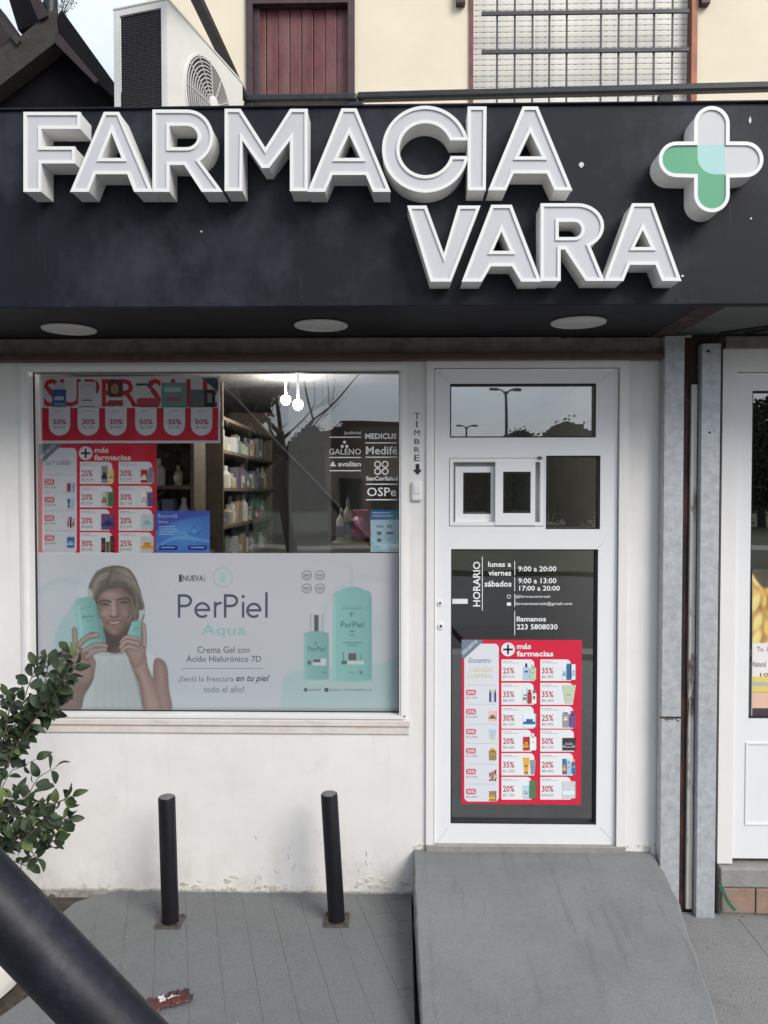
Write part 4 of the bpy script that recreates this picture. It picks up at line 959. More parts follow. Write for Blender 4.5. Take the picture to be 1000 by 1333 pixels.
# ------------------------------------------------------------ printed posters behind the glass
RED, WHT, DGR, MGR, LGR = (208, 30, 62), (226, 228, 230), (70, 72, 80), (120, 122, 130), (176, 180, 186)
YP = .062
def sheet(name, label, cat, x0, y0, x1, y1, Y, m, group=None):
    a = RC(x0, y0, x1, y1, Y); t = thing(name, label, cat, ((a[0]+a[1])/2, Y, a[2]), group)
    MB().box(a[0], a[1], Y, Y+.0015, a[2], a[3]).build('sheet', m, t); return t
mat('paper_red', lin(RED), .45, var=.02); mat('paper_white', (.72, .73, .74), .5, var=.02); mat('paper_blue', lin((40, 100, 190)), .4, var=.03)
def product(pr, x0, y0, x1, y1, seed, L=4):
    """little printed picture of a product: bottles, boxes, jars"""
    R_s = random.Random(seed*13+5); hues = ((60, 58, 58), (150, 130, 90), (230, 170, 60), (240, 215, 150), (60, 110, 165), (170, 200, 225), (170, 215, 225), (220, 235, 240), (185, 50, 55), (230, 190, 185), (90, 120, 80), (190, 205, 170), (50, 60, 130), (205, 205, 205), (150, 150, 155), (120, 80, 130), (235, 235, 232))
    pal = R_s.sample(hues, 3); n = R_s.choice((1, 1, 2, 2, 3)); w_ = (x1-x0)/n; form = R_s.choice(('bottle', 'box', 'tube', 'jar', 'bottle', 'box'))
    for k in range(n):
        ov = R_s.uniform(-.6, .5); a, b = x0+k*w_+.3-ov*.5, x0+(k+1)*w_-.3+ov*.5; t = y0+R_s.uniform(0, .3)*(y1-y0); c = pal[k % 2]; c2 = pal[2-(k % 2)*1]; h_ = y1-t; m = (a+b)/2; f_m = form if R_s.random() < .75 else 'box'; Lk = L+(k % 2)*3
        if f_m == 'bottle': cw = (b-a)*R_s.uniform(.14, .3); pr.rect(m-cw, t, m+cw, t+h_*.25, c2, Lk); pr.rrect(a, t+h_*.2, b, y1, min(1.6, (b-a)*.35), c, Lk)
        elif f_m == 'tube': pr.poly([(a, t), (a+(b-a)*.18, y1-h_*.15), (b-(b-a)*.18, y1-h_*.15), (b, t)], c, Lk); pr.rect(a+(b-a)*.2, y1-h_*.16, b-(b-a)*.2, y1, c2, Lk)
        elif f_m == 'jar': pr.rrect(a, t+h_*.45, b, y1, min(1.5, (b-a)*.3), c, Lk); pr.rect(a-.2, t+h_*.34, b+.2, t+h_*.5, c2, Lk)
        else: q = R_s.uniform(.5, 1.6); pr.rect(a, t+h_*.1, b-q, y1, c, Lk); pr.poly([(b-q, t+h_*.1), (b-q, y1), (b, y1-q*.8), (b, t+h_*.1-q*.3)], tuple(int(v*.75) for v in c), Lk); pr.rect(a, t+h_*.62, b-q, t+h_*.8, c2, Lk+1)
        pr.rect(a+(b-a)*.22, t+h_*.45, b-(b-a)*.25, t+h_*R_s.uniform(.55, .7), c2, Lk+1); pr.rect(a+(b-a)*.28, t+h_*.5, b-(b-a)*.35, t+h_*.535, (90, 90, 95), Lk+2)
def cell(pr, x0, y0, x1, y1, pct, price, seed, sc=1.):
    w_, h_c = x1-x0, y1-y0
    r = 6*sc; R_s = random.Random(seed*7)
    pr.rrect(x0, y0, x1-w_*R_s.choice((.08, .16, .1)), y1, r, WHT, 1, (0, 1, 0, 0))
    pr.text('%s%%' % pct, x0+2*sc, y0+h_c*.38, x0+w_*.36, y0+h_c*.66, (178, 34, 62), 2, bold=.015); pr.text('$%s' % price, x0+2*sc, y0+h_c*.74, x0+w_*.36, y0+h_c*.88, MGR, 2)
    pr.rect(x0+2*sc, y0+h_c*.08, x0+w_*.3, y0+h_c*.11, LGR, 2); pr.rect(x0+2*sc, y0+h_c*.15, x0+w_*.48, y0+h_c*.175, LGR, 2)
    product(pr, x0+w_*.60, y0+h_c*.05, x1-1, y1-1.5, seed)
def offers(t, x0, y0, x1, y1, Y, colA, colB, rowsA, white, entries, logo, prices, script):
    pr = Print(Y)
    for i, (a, b) in enumerate(rowsA):
        cell(pr, colA[0], a, colA[1], b, prices[0][i][0], prices[0][i][1], i+int(x0)); cell(pr, colB[0], a, colB[1], b, prices[1][i][0], prices[1][i][1], i+50+int(x0))
    wx0_, wy0, wx1_, wy1 = white
    pr.rrect(wx0_, wy0, wx1_, wy1, 6, (214, 217, 222), 1, (0, 1, 1, 1))
    pr.poly([(x0, y0), (x0, y0+22), (x0+3, y0+25), (x0+28, y0+2), (x0+27, y0)], (112, 124, 138), 2)
    v, f = text_geo('DESCUENTOS', .02); lay = 3; Yl = Y-lay*pr.step; a = Vector((x0+2.5, y0+19.5)); d_ = Vector((19, -17)).normalized(); nn = Vector((-d_.y, d_.x))*-1
    pr.mb.add([P(*(a+d_*(q[0]*25)+Vector((-.65, -.75))*(q[1]*4.4)), Yl) for q in v], f, pr.ci((205, 212, 220)))
    lx, ly = logo; pr.disc(lx, ly, 9, WHT, 2); pr.rect(lx-6.3, ly-1.3, lx+6.3, ly+1.3, (70, 55, 65), 3); pr.rect(lx-1.3, ly-6.3, lx+1.3, ly+6.3, (70, 55, 65), 3); pr.ring(lx, ly, 9, 1.1, (225, 225, 228), 4)
    pr.text('más', lx+11.5, ly-7.5, lx+30, ly-.5, WHT, 2, bold=.03); pr.text('farmacias', lx+11.2, ly+1.8, lx+59, ly+9.2, WHT, 2, bold=.03)
    wv = wx1_-wx0_
    for i in range(len(script)):
        tx, a, b, e, g_, c = script[i]; pr.text(tx, a, b, e, g_, c, 2, shear=.25 if i == 0 else 0)
    for i, yy in enumerate(entries):
        pr.rect(wx0_+3, yy-10.5, wx1_-4, yy-10, (170, 174, 182), 2); pr.rrect(wx0_+2.5, yy-4, wx0_+15, yy+3, 1.5, (196, 44, 76), 2); pr.text('%d%%' % (20+5*(i % 3)), wx0_+3.5, yy-2.8, wx0_+14, yy+1.8, (236, 232, 234), 3, bold=.02)
        pr.text('$%d.%d00' % (7+i*3, 1+i), wx0_+2.5, yy+5, wx0_+17, yy+8, MGR, 2); product(pr, wx1_-13, yy-5, wx1_-3, yy+12, 900+i+int(x0), 3)
    pr.build('print', t)
# offers poster on the door
t = sheet('offers_poster', 'red and white price poster taped on the lower door glass', 'poster', 601, 833, 757, 1047, .0322, 'paper_red', 'red pharmacy offer posters')
offers(t, 601, 833, 757, 1047, .0322, (653, 699.5), (703.5, 751), [(858.5, 886.5), (889, 917.5), (919.5, 948.5), (950, 978.5), (980.5, 1009.5), (1011.5, 1041)], (604.5, 838, 649.5, 1043.5), (902, 927, 953, 978, 1005, 1031), (661.5, 845.5),
       ([('25', '9.210'), ('35', '8.520'), ('30', '6.150'), ('20', '4.260'), ('35', '1.250'), ('20', '1.150')], [('35', '6.000'), ('35', '6.650'), ('25', '6.500'), ('50', '4.150'), ('20', '8.400'), ('30', '19.620')]),
       [('Encuentro', 610, 856, 639, 863, (90, 110, 135)), ('CUIDADO', 611, 869, 642, 875, (205, 190, 140)), ('CORPORAL', 609, 877, 642, 883, (205, 190, 140))])
# offers poster in the shop window
t = sheet('offers_poster', 'red and white price poster in the window below the sale banner', 'poster', 51.5, 578, 204, 721, YP, 'paper_red', 'red pharmacy offer posters')
offers(t, 51.5, 578, 204, 721, YP, (104, 150), (154.5, 202), [(601, 630), (632.5, 660.5), (663, 691), (693, 720.5)], (55.5, 583, 100, 720.5), (628, 651, 675, 701), (111.5, 590),
       ([('25', '6.910'), ('20', '2.550'), ('20', '4.600'), ('30', '2.500')], [('30', '11.790'), ('30', '6.150'), ('20', '10.150'), ('25', '14.400')]), [('Lo + cuidado', 60, 598, 92, 605, (80, 95, 120))])
# sale banner
t = sheet('sale_banner', 'wide red and white sale banner at the top of the shop window', 'banner', 51.5, 490, 286.5, 577, YP, 'paper_white')
pr = Print(YP); pr.text('SUPER SALE', 57, 493, 283, 530, (205, 34, 62), 1, bold=.015); pr.rect(54, 531, 284, 573.5, RED, 2)
for i, (c, pct, prc) in enumerate(((77.5, '50', '4.900'), (115, '30', '6.200'), (151, '30', '18.400'), (190, '50', '6.100'), (227, '35', '11.300'), (262.5, '50', '1.500'))):
    pr.poly([(c-14, 529), (c-14, 552)] + list(reversed(arc(c, 553, 14, 14, 0, 180, 12))) + [(c+14, 552), (c+14, 529)], WHT, 3)
    pr.text(pct+'%', c-8.5, 545.5, c+9, 552.5, (178, 34, 62), 4, bold=.02); pr.text('$'+prc, c-7, 555, c+7.5, 558, DGR, 4); pr.rect(c-6, 535, c+5, 536, LGR, 4)
pr.rect(68, 507, 86, 530, (48, 92, 150), 3); pr.rect(72, 498, 84, 508, (200, 205, 215), 3); pr.rect(71, 516, 83, 521, (190, 205, 225), 4); pr.rect(70, 524, 85, 529, (120, 150, 190), 4)
pr.rect(102, 497, 125, 530, (214, 214, 212), 3); pr.rect(107, 520, 120, 522, (120, 125, 135), 4); pr.rect(106, 500, 121, 503, (196, 196, 196), 4)
pr.rrect(140, 494, 160, 519, 8, (95, 58, 48), 3); pr.disc(149.5, 506, 5.2, (186, 132, 112), 4, 7); pr.rect(139, 517, 162, 521, (222, 214, 212), 4); pr.rect(141, 521, 160, 528, (168, 70, 76), 4)
pr.rect(177, 499, 200, 502, (85, 85, 90), 3); pr.rrect(178, 518, 208, 530, 4, (196, 70, 88), 3); pr.rect(180, 506, 196, 516, (216, 216, 214), 3)
pr.rect(210, 498, 243, 530, (120, 158, 152), 3); pr.rect(214, 504, 236, 510, (190, 208, 205), 4); pr.rect(218, 517, 236, 522, (206, 90, 116), 4)
pr.rect(247, 507, 266, 530, (110, 112, 116), 3); pr.rect(266, 507, 280, 530, (40, 40, 44), 3); pr.rect(270, 512, 276, 524, (150, 150, 152), 4)
pr.poly([(262, 492), (284, 510), (284, 492)], (70, 72, 78), 4); pr.build('print', t)
# blue leaflet
t = sheet('blue_leaflet', 'glossy blue leaflet in the window beside the red price poster', 'leaflet', 202.5, 665, 273, 720.5, YP-.004, 'paper_blue')
cv = Canvas(202.5, 665, 273, 720.5, 1.6); cv.c[:] = (45, 110, 195); cv.blob(240, 695, 46, 30, (80, 165, 225), .9); cv.fill([(202, 664), (274, 664), (274, 670), (230, 678), (202, 690)], (45, 70, 170), 3, .8)
cv.line([(205, 712), (230, 700), (274, 705)], 3, (120, 195, 235), 3, .6); cv.blob(253, 691, 12, 10, (70, 175, 235), .7); cv.line([(246, 695), (253, 684), (260, 695), (246, 695)], 1.2, (35, 90, 175), 1, .9, False); cv.line([(243, 690), (253, 698), (263, 690)], 1.2, (35, 90, 175), 1, .8)
cv.build('printed_picture', YP-.0044, 1.15, t); pr = Print(YP-.0046)
pr.text('Recordá', 206, 669, 231, 674, (190, 205, 240)); pr.text('Antes', 206, 677, 219, 681, (190, 205, 240))
for i, (a, b) in enumerate(((207, 228), (207, 230), (207, 233), (207, 226))): pr.rect(a, 685+i*3.2, b, 686.3+i*3.2, (170, 205, 240))
pr.rrect(207, 710, 231, 716, 1.5, (30, 55, 150)); pr.rrect(245, 710, 269, 716, 1.5, (30, 55, 150)); pr.rect(210, 712, 228, 713.4, (170, 190, 235), 2); pr.rect(248, 712, 266, 713.4, (170, 190, 235), 2); pr.build('print', t)
# card-payment sign
t = sheet('payment_sign', 'pale blue card payment sign in the lower right window corner', 'sign', 482.5, 663.5, 520, 718.5, YP-.004, 'paper_white')
pr = Print(YP-.004); pr.rect(482.5, 663.5, 520, 718.5, (178, 214, 224), 1); pr.rect(482.5, 663.5, 505, 676.5, (30, 96, 160), 2); pr.rect(505, 663.5, 520, 676.5, (40, 130, 160), 2)
pr.rect(485, 667, 508, 668.3, (180, 210, 230), 3); pr.rect(485, 671, 512, 672.3, (180, 210, 230), 3); pr.text('VISA', 489, 683.5, 500, 687, (60, 80, 120), 2, bold=.02); pr.rect(504, 683.5, 510, 687, (110, 140, 160), 2)
for (a, b) in ((491, 692), (491, 701)): pr.rect(a, b, a+5.5, b+4.5, (70, 100, 120), 2)
pr.rect(503, 692.5, 512, 695.5, (70, 100, 130), 2); pr.rect(503, 702, 511, 703, (130, 165, 175), 2); pr.rect(490, 711, 497, 712, (130, 165, 175), 2); pr.rect(505, 710, 511, 713, (150, 185, 195), 2); pr.build('print', t)
# the big cream-gel advertisement
ADX0, ADY0, ADX1, ADY1 = 48, 720, 521, 926
t = sheet('cosmetics_advert', 'pale advertising film with a smiling woman and teal bottles across the window', 'advert', ADX0, ADY0, ADX1, ADY1, .0482, 'paper_white')
cv = Canvas(ADX0, ADY0, ADX1, ADY1, 1.6); X_, Y_ = cv.X, cv.Yy
bg = np.array((176, 180, 186))[None, None, :] + (Y_[..., None]-820)/100*np.array((-8, -3, -3)) + np.exp(-((X_-120)/90)**2)[..., None]*np.array((-12, -5, -4)); cv.c[:] = bg
Z = lambda *q: [(50+x/5, 720+y/5) for x, y in q]
cv.fill(Z((110, 600), (120, 500), (190, 390), (260, 300), (330, 330), (330, 560), (240, 640), (130, 640)), (133, 172, 174), 3, .8)
cv.line(Z((10, 250), (60, 205), (150, 180), (240, 190), (310, 215)), 6, (150, 172, 178), 5, .7); cv.line(Z((270, 230), (290, 215), (330, 200)), 7, (172, 186, 190), 6, .6)
# hair behind, neck, top
SK, SD, SH, HL = (132, 105, 97), (104, 80, 73), (78, 59, 54), (164, 137, 127)      # skin: mid, dark, shadow, highlight
cv.fill(Z((325, 300), (330, 210), (375, 138), (445, 92), (530, 84), (602, 122), (642, 190), (660, 262), (684, 330), (676, 385), (645, 430), (612, 452), (420, 440), (350, 340)), (84, 76, 67), 2)
cv.fill(Z((425, 470), (600, 450), (592, 560), (600, 650), (500, 664), (430, 650), (440, 560)), (88, 67, 61), 2)
cv.fill(Z((430, 500), (590, 470), (596, 560), (540, 600), (445, 640)), (56, 43, 40), 8, .85); cv.blob(50+560/5, 720+620/5, 8, 6, (104, 80, 73), .5)
cv.fill(Z((385, 655), (500, 657), (592, 648), (640, 800), (690, 1025), (255, 1025), (320, 880)), (168, 178, 179), 2, col2=(146, 158, 161), g=Z((350, 700), (650, 1000)))
for k in range(6): cv.line(Z((400+k*38, 690+k % 2*40), (375+k*52, 1010)), 5, (134, 147, 151), 7, .35)
cv.line(Z((388, 660), (500, 664), (590, 654)), 1.6, (120, 132, 136), 2, .7); cv.line(Z((600, 690), (640, 840), (682, 1010)), 3, (128, 142, 146), 4, .5)
cv.fill(Z((700, 640), (760, 690), (745, 800), (715, 760)), (176, 184, 186), 2)
# arms, rounded by soft darker edges
def limb(pp, base, dark, light, ed=9):
    pp = Z(*pp); d_ = cv.dist(spline(pp, 5), True); m = np.clip(.5-d_/1.6, 0, 1); t_ = np.clip(-d_/ed, 0, 1)[..., None]**.6; dark = (np.array(dark)+np.array(base))/2
    cv.put(m, np.array(dark)*(1-t_)+np.array(base)*t_); return m
limb(((752, 702), (800, 690), (838, 742), (850, 880), (866, 1030), (740, 1030), (745, 860)), SK, SH, HL); cv.blob(50+800/5, 720+800/5, 5, 26, HL, .35, -4)
limb(((590, 655), (690, 640), (715, 740), (770, 880), (805, 1030), (690, 1030), (660, 860), (612, 760)), (142, 114, 105), SH, HL); cv.blob(50+690/5, 720+830/5, 5, 30, HL, .4, -18); cv.line(Z((640, 800), (690, 1010)), 3, SH, 5, .5)
limb(((105, 700), (140, 640), (230, 610), (330, 660), (365, 740), (355, 830), (300, 930), (265, 1030), (120, 1030)), (112, 92, 84), (72, 58, 52), HL, 14)
# face
d_ = cv.dist(spline(Z((385, 300), (400, 255), (470, 225), (560, 230), (612, 280), (624, 365), (602, 440), (562, 502), (515, 537), (470, 527), (425, 472), (395, 400)), 5), True)
t_ = np.clip(-d_/13, 0, 1)[..., None]**.75; side = np.clip((X_-50-455/5)/32, 0, 1)[..., None]
cv.put(np.clip(.5-d_/1.8, 0, 1), (np.array(SD)*(1-t_)+np.array(SK)*t_)*(1-.20*side))
cv.blob(50+470/5, 720+268/5, 20, 7, HL, .55); cv.blob(50+432/5, 720+395/5, 8, 8, HL, .6, 20); cv.blob(50+566/5, 720+390/5, 7, 7, (146, 118, 108), .6); cv.blob(50+492/5, 720+512/5, 7, 4, (142, 114, 104), .6)
cv.blob(50+420/5, 720+470/5, 9, 12, SD, .5, 30); cv.line(Z((612, 300), (618, 380), (590, 455), (545, 515)), 6, SH, 8, .7); cv.blob(50+515/5, 720+537/5, 15, 4, SH, .6)
for (ex, ey, fl) in ((432, 334, 1), (558, 322, -1)):
    cv.blob(50+ex/5, 720+(ey-2)/5, 10, 5, SD, .8); cv.blob(50+ex/5, 720+(ey-1)/5, 7, 2.6, SH, .6)
    cv.line(Z((ex-44, ey-6), (ex-10, ey-26), (ex+40, ey-17)) if fl == 1 else Z((ex-42, ey-16), (ex+8, ey-28), (ex+44, ey-6)), 2.4, (52, 41, 37), 1.8, .9)
    cv.line(Z((ex-26, ey+5), (ex-4, ey-5), (ex+26, ey+5)), 1.7, (38, 30, 28), 1, .95); cv.blob(50+ex/5, 720+(ey+2)/5, 2.1, 1.5, (28, 23, 23), .9); cv.blob(50+(ex-14)/5, 720+(ey+4)/5, 1.5, .8, (150, 136, 130), .6)
    cv.line(Z((ex-22, ey+14), (ex, ey+19), (ex+22, ey+13)), 1.4, SD, 1.6, .7)
cv.line(Z((486, 315), (492, 368), (488, 398)), 3.2, HL, 3, .75); cv.line(Z((512, 322), (520, 375), (528, 402)), 3, SH, 4, .55); cv.blob(50+490/5, 720+398/5, 3, 2.4, (176, 148, 138), .6)
cv.line(Z((466, 408), (488, 420), (522, 409)), 1.8, (70, 51, 47), 1.8, .85); cv.blob(50+476/5, 720+411/5, 1.3, .9, (48, 35, 33), .9); cv.blob(50+510/5, 720+411/5, 1.3, .9, (48, 35, 33), .9); cv.blob(50+494/5, 720+428/5, 4, 1.4, SD, .6)
cv.fill(Z((446, 438), (480, 434), (496, 438), (514, 433), (544, 434), (528, 464), (495, 474), (463, 465)), (108, 72, 67), 1.4); cv.fill(Z((460, 447), (495, 451), (530, 444), (516, 456), (495, 459), (472, 455)), (172, 160, 156), 1); cv.line(Z((470, 470), (495, 478), (522, 469)), 1.2, (134, 88, 84), 1.2, .7)
cv.line(Z((432, 418), (438, 444), (452, 462)), 1.6, SH, 2, .55); cv.line(Z((552, 414), (553, 440), (540, 460)), 1.6, SH, 2, .55); cv.blob(50+495/5, 720+487/5, 6, 2, SD, .6)
# hair swept back from a parting: strands follow curves between hairline and outline
hl = [(372, 330), (386, 290), (410, 255), (445, 234), (490, 222), (545, 226), (588, 250), (614, 290), (634, 350)]; ol = [(322, 330), (326, 225), (365, 145), (430, 97), (500, 83), (575, 98), (632, 165), (660, 260), (686, 345)]
lerp = lambda t: Z(*[((1-t)*a[0]+t*b[0], (1-t)*a[1]+t*b[1]) for a, b in zip(hl, ol)])
cv.fill(lerp(0)+list(reversed(lerp(1))), (92, 83, 73), 2); rh = random.Random(4)
L2 = lambda a, b, t: (a[0]+(b[0]-a[0])*t, a[1]+(b[1]-a[1])*t)
for k in range(330):
    t_s = rh.random(); lf_ = rh.random() < .45; st = L2((486, 85), (452, 228), t_s)
    if lf_: md, m2, en = L2((392, 112), (424, 240), t_s), L2((340, 200), (396, 268), t_s), L2((322, 330), (374, 330), t_s)
    else: md, m2, en = L2((590, 105), (545, 224), t_s), L2((648, 205), (600, 256), t_s), L2((688, 345), (634, 352), t_s)
    pth = spline([st, md, m2, en], 6, False); j0 = rh.randrange(0, 9); j1 = min(len(pth), j0+rh.randrange(6, 13)); ph = (j0+j1)/2/len(pth)
    lit = math.exp(-((ph-.45)/.2)**2)*math.exp(-((t_s-.35)/.35)**2); cl = np.array((58, 51, 45))+np.array((104, 98, 88))*min(1, max(0, lit*rh.uniform(.35, 1.1)+rh.gauss(.08, .12)))
    cv.line(Z(*[(x+rh.gauss(0, 2), y+rh.gauss(0, 2)) for x, y in pth[j0:j1]]), rh.uniform(.5, 1.3), cl, 1.2, rh.uniform(.35, .8), False)
cv.line(Z((482, 90), (470, 130), (452, 180), (446, 226)), 2.2, (50, 44, 38), 3, .6); cv.line(Z((372, 330), (392, 285), (420, 248), (470, 226)), 2.5, (54, 46, 41), 4, .55); cv.line(Z((560, 232), (600, 262), (622, 310), (630, 360)), 3, (48, 41, 37), 4, .7)
cv.fill(Z((616, 270), (645, 275), (684, 338), (676, 385), (645, 432), (618, 440), (614, 400), (632, 350)), (66, 58, 51), 2, .9)
for k in range(14): cv.line(Z((625+k*3, 262), (650+k*2.4, 330), (626+k*4, 425)), .8, rh.choice(((118, 109, 96), (52, 46, 40), (90, 81, 71))), .9, .65)
cv.blob(50+628/5, 720+385/5, 2.4, 5, (110, 84, 76), .8)
for k in range(26): x_ = rh.uniform(610, 690); cv.line(Z((x_-10, 300+rh.uniform(-40, 20)), (x_+rh.gauss(0, 8), 380), (x_-30+rh.gauss(0, 14), rh.uniform(430, 475))), rh.uniform(.5, 1.2), rh.choice(((60, 53, 46), (94, 85, 75), (120, 111, 98))), 1, rh.uniform(.4, .8))
# bottle in her right hand
cv.fill(Z((268, 290), (268, 240), (300, 222), (345, 240), (350, 290)), (172, 186, 188), 1.5, .7)
cv.fill(Z((224, 345), (240, 310), (270, 290), (345, 288), (375, 330), (392, 400), (440, 610), (350, 620), (262, 600), (248, 480), (238, 400)), (116, 180, 172), 1.4, col2=(74, 136, 130), g=Z((240, 450), (425, 420)))
cv.line(Z((262, 350), (275, 470), (290, 580)), 2.5, (146, 202, 196), 3, .6); cv.line(Z((375, 350), (400, 460), (430, 600)), 3, (60, 112, 107), 4, .6)
cv.line(Z((265, 362), (340, 350)), .8, (70, 120, 118), 1, .7, False); cv.line(Z((285, 425), (295, 408), (305, 422), (330, 408), (350, 416), (362, 408)), 1.4, (54, 96, 98), 1, .8); cv.line(Z((310, 440), (345, 436)), .9, (64, 108, 110), 1, .7, False); cv.line(Z((318, 492), (360, 482)), .7, (70, 120, 118), 1, .6, False); cv.fill(Z((330, 520), (362, 512), (365, 524), (332, 532)), (50, 66, 68), 1, .8, False)
# fingers of that hand
limb(((240, 610), (320, 640), (372, 700), (362, 780), (300, 850), (215, 800), (190, 690)), SK, SD, HL, 10)
for (a, b, c_, w_) in (((236, 500), (240, 580), (262, 650), 5.5), ((262, 600), (320, 548), (380, 536), 6), ((290, 640), (370, 602), (440, 606), 5.6), ((310, 682), (380, 636), (436, 630), 5)):
    cv.line(Z(a, b, c_), w_+1.2, (66, 50, 46), 2.2, .8); cv.line(Z(a, b, c_), w_-.6, (136, 109, 100), 1.8); cv.line(Z(*[(q[0], q[1]-6) for q in (a, b, c_)]), w_*.35, (168, 141, 131), 2, .7); cv.blob(50+c_[0]/5, 720+c_[1]/5, 2, 1.4, (186, 160, 152), .7)
cv.line(Z((250, 650), (320, 700), (350, 770)), 2, SH, 3.5, .5)
# small bottle and her left hand
cv.fill(Z((655, 372), (692, 368), (690, 455), (655, 448)), (156, 160, 164), 1.2, smooth=False); cv.line(Z((688, 402), (670, 450)), 1.6, (60, 62, 66), 1, .9, False)
cv.fill(Z((604, 465), (622, 442), (678, 452), (690, 478), (668, 590), (575, 570)), (110, 172, 165), 1.3, col2=(78, 138, 132), g=Z((600, 500), (690, 500))); cv.line(Z((622, 490), (650, 488)), 1, (54, 96, 98), 1, .7, False); cv.line(Z((618, 506), (640, 505)), .8, (60, 104, 106), 1, .7, False)
limb(((672, 480), (690, 470), (698, 560), (695, 680), (640, 745), (590, 690), (560, 620), (600, 570), (660, 580)), (140, 113, 104), SH, HL, 8)
for (a, b, c_, w_) in (((640, 560), (575, 548), (540, 582), 5), ((650, 592), (575, 576), (536, 614), 5.2), ((640, 622), (580, 608), (544, 638), 4.6), ((684, 470), (690, 530), (690, 600), 4.5)):
    cv.line(Z(a, b, c_), w_+1.2, (70, 53, 49), 2, .8); cv.line(Z(a, b, c_), w_-.6, (142, 115, 106), 1.6); cv.line(Z(*[(q[0], q[1]-5) for q in (a, b, c_)]), w_*.35, (170, 143, 133), 2, .7); cv.blob(50+c_[0]/5, 720+c_[1]/5, 1.8, 1.3, (188, 163, 155), .7)
# right half of the film: pool of teal and the two bottles
cv.fill([(368, 895), (372, 880), (395, 872), (440, 868), (490, 864), (530, 860), (530, 935), (380, 935)], (146, 176, 177), 5, .85); cv.blob(492, 820, 24, 34, (160, 176, 180), .6); cv.line([(420, 812), (424, 790), (440, 768), (470, 752), (508, 756)], 5, (158, 176, 180), 8, .6)
Q = lambda *q: [(380+x/6.347, 720+y/6.347) for x, y in q]
cv.fill(Q((475, 120), (515, 120), (518, 270), (470, 270)), (178, 182, 186), 2, .8, False); cv.line(Q((420, 110), (500, 118)), 2.5, (170, 174, 178), 2, .8, False); cv.line(Q((497, 130), (497, 270)), 1.3, (150, 156, 160), 1, .7, False)
cv.fill(Q((345, 350), (395, 310), (440, 285), (540, 280), (600, 305), (655, 345), (662, 600), (660, 1030), (640, 1050), (500, 1062), (360, 1052), (340, 1030), (338, 600)), (112, 178, 172), 1.5, col2=(100, 162, 158), g=Q((340, 600), (660, 600)))
for x, c_ in ((352, (140, 196, 190)), (645, (88, 150, 148))): cv.line(Q((x, 370), (x, 1030)), 2.5, c_, 3, .7, False)
cv.fill(Q((100, 690), (115, 660), (160, 645), (245, 645), (290, 660), (305, 690), (305, 1020), (290, 1045), (115, 1045), (100, 1020)), (108, 168, 163), 1.3, col2=(96, 154, 151), g=Q((100, 800), (305, 800)))
cv.line(Q((112, 690), (112, 1030)), 1.6, (135, 188, 183), 2, .7, False)
cv.fill(Q((150, 500), (262, 500), (258, 645), (152, 645)), (172, 176, 180), 1.2, .8, False); cv.fill(Q((165, 455), (250, 455), (255, 500), (160, 500)), (182, 184, 188), 2, .7, False); cv.fill(Q((185, 512), (221, 512), (221, 646), (185, 646)), (62, 72, 84), 1, 1, False); cv.line(Q((155, 500), (155, 645)), .9, (110, 118, 126), 1, .8, False); cv.line(Q((256, 500), (256, 645)), .9, (110, 118, 126), 1, .8, False)
for (x0, y0, x1, y1, c_, a) in ((425, 435, 580, 440, (84, 136, 136), .6), (420, 452, 580, 460, (70, 118, 120), .7), (480, 640, 515, 655, (60, 96, 100), .7), (475, 674, 525, 684, (60, 96, 100), .6), (425, 736, 580, 746, (64, 104, 108), .7), (460, 760, 545, 768, (64, 104, 108), .7), (420, 820, 430, 885, (80, 100, 104), .7), (468, 828, 532, 886, (72, 62, 70), .9), (565, 828, 575, 885, (80, 100, 104), .6), (456, 890, 595, 920, (186, 190, 192), .9), (410, 890, 455, 918, (56, 74, 78), .9), (470, 985, 520, 992, (70, 112, 116), .6), (560, 975, 580, 1000, (60, 80, 84), .7), (172, 872, 285, 928, (184, 190, 192), .9), (176, 876, 236, 902, (60, 66, 72), .9), (130, 890, 160, 922, (56, 74, 78), .8), (255, 980, 280, 990, (60, 84, 88), .7)):
    cv.fill(Q((x0, y0), (x1, y0), (x1, y1), (x0, y1)), c_, 1, a, False)
cv.fill([(48, 922), (521, 922), (521, 927), (48, 927)], (130, 138, 142), 3, .5, False)
rn = np.random.RandomState(3)
def soften(c, k):
    for _ in range(k):
        p = np.pad(c, ((1, 1), (1, 1), (0, 0)), 'edge'); c = (p[1:-1, 1:-1]*2+p[:-2, 1:-1]+p[2:, 1:-1]+p[1:-1, :-2]+p[1:-1, 2:])/6
    return c
wp = (1/(1+np.exp((X_-232)/4)))[..., None]; cv.c = cv.c*(1-wp)+soften(cv.c, 1)*wp
lum = soften(rn.normal(0, 1, cv.c.shape[:2]+(1,)), 2)*3.5+rn.normal(0, 1.0, cv.c.shape[:2]+(1,)); cv.c = np.clip(cv.c+lum*(.25+.75*wp), 0, 255)
cv.c = cv.c*.87+np.array((180, 182, 186))*.13
cv.build('printed_picture', .0480, .92, t)
pr = Print(.0479, .0003); NV = (78, 84, 100)
pr.rect(233, 748, 237, 757.5, (64, 66, 74)); pr.text('NUEVA', 238, 749, 265, 756.5, NV, bold=.02); pr.rect(266.3, 748, 267, 757.5, NV)
pr.ring(290, 751.5, 13, 1.1, (132, 172, 172)); pr.poly([(290, 745), (294.5, 753), (293.2, 756.8), (290, 758), (286.8, 756.8), (285.5, 753)], (140, 178, 176))
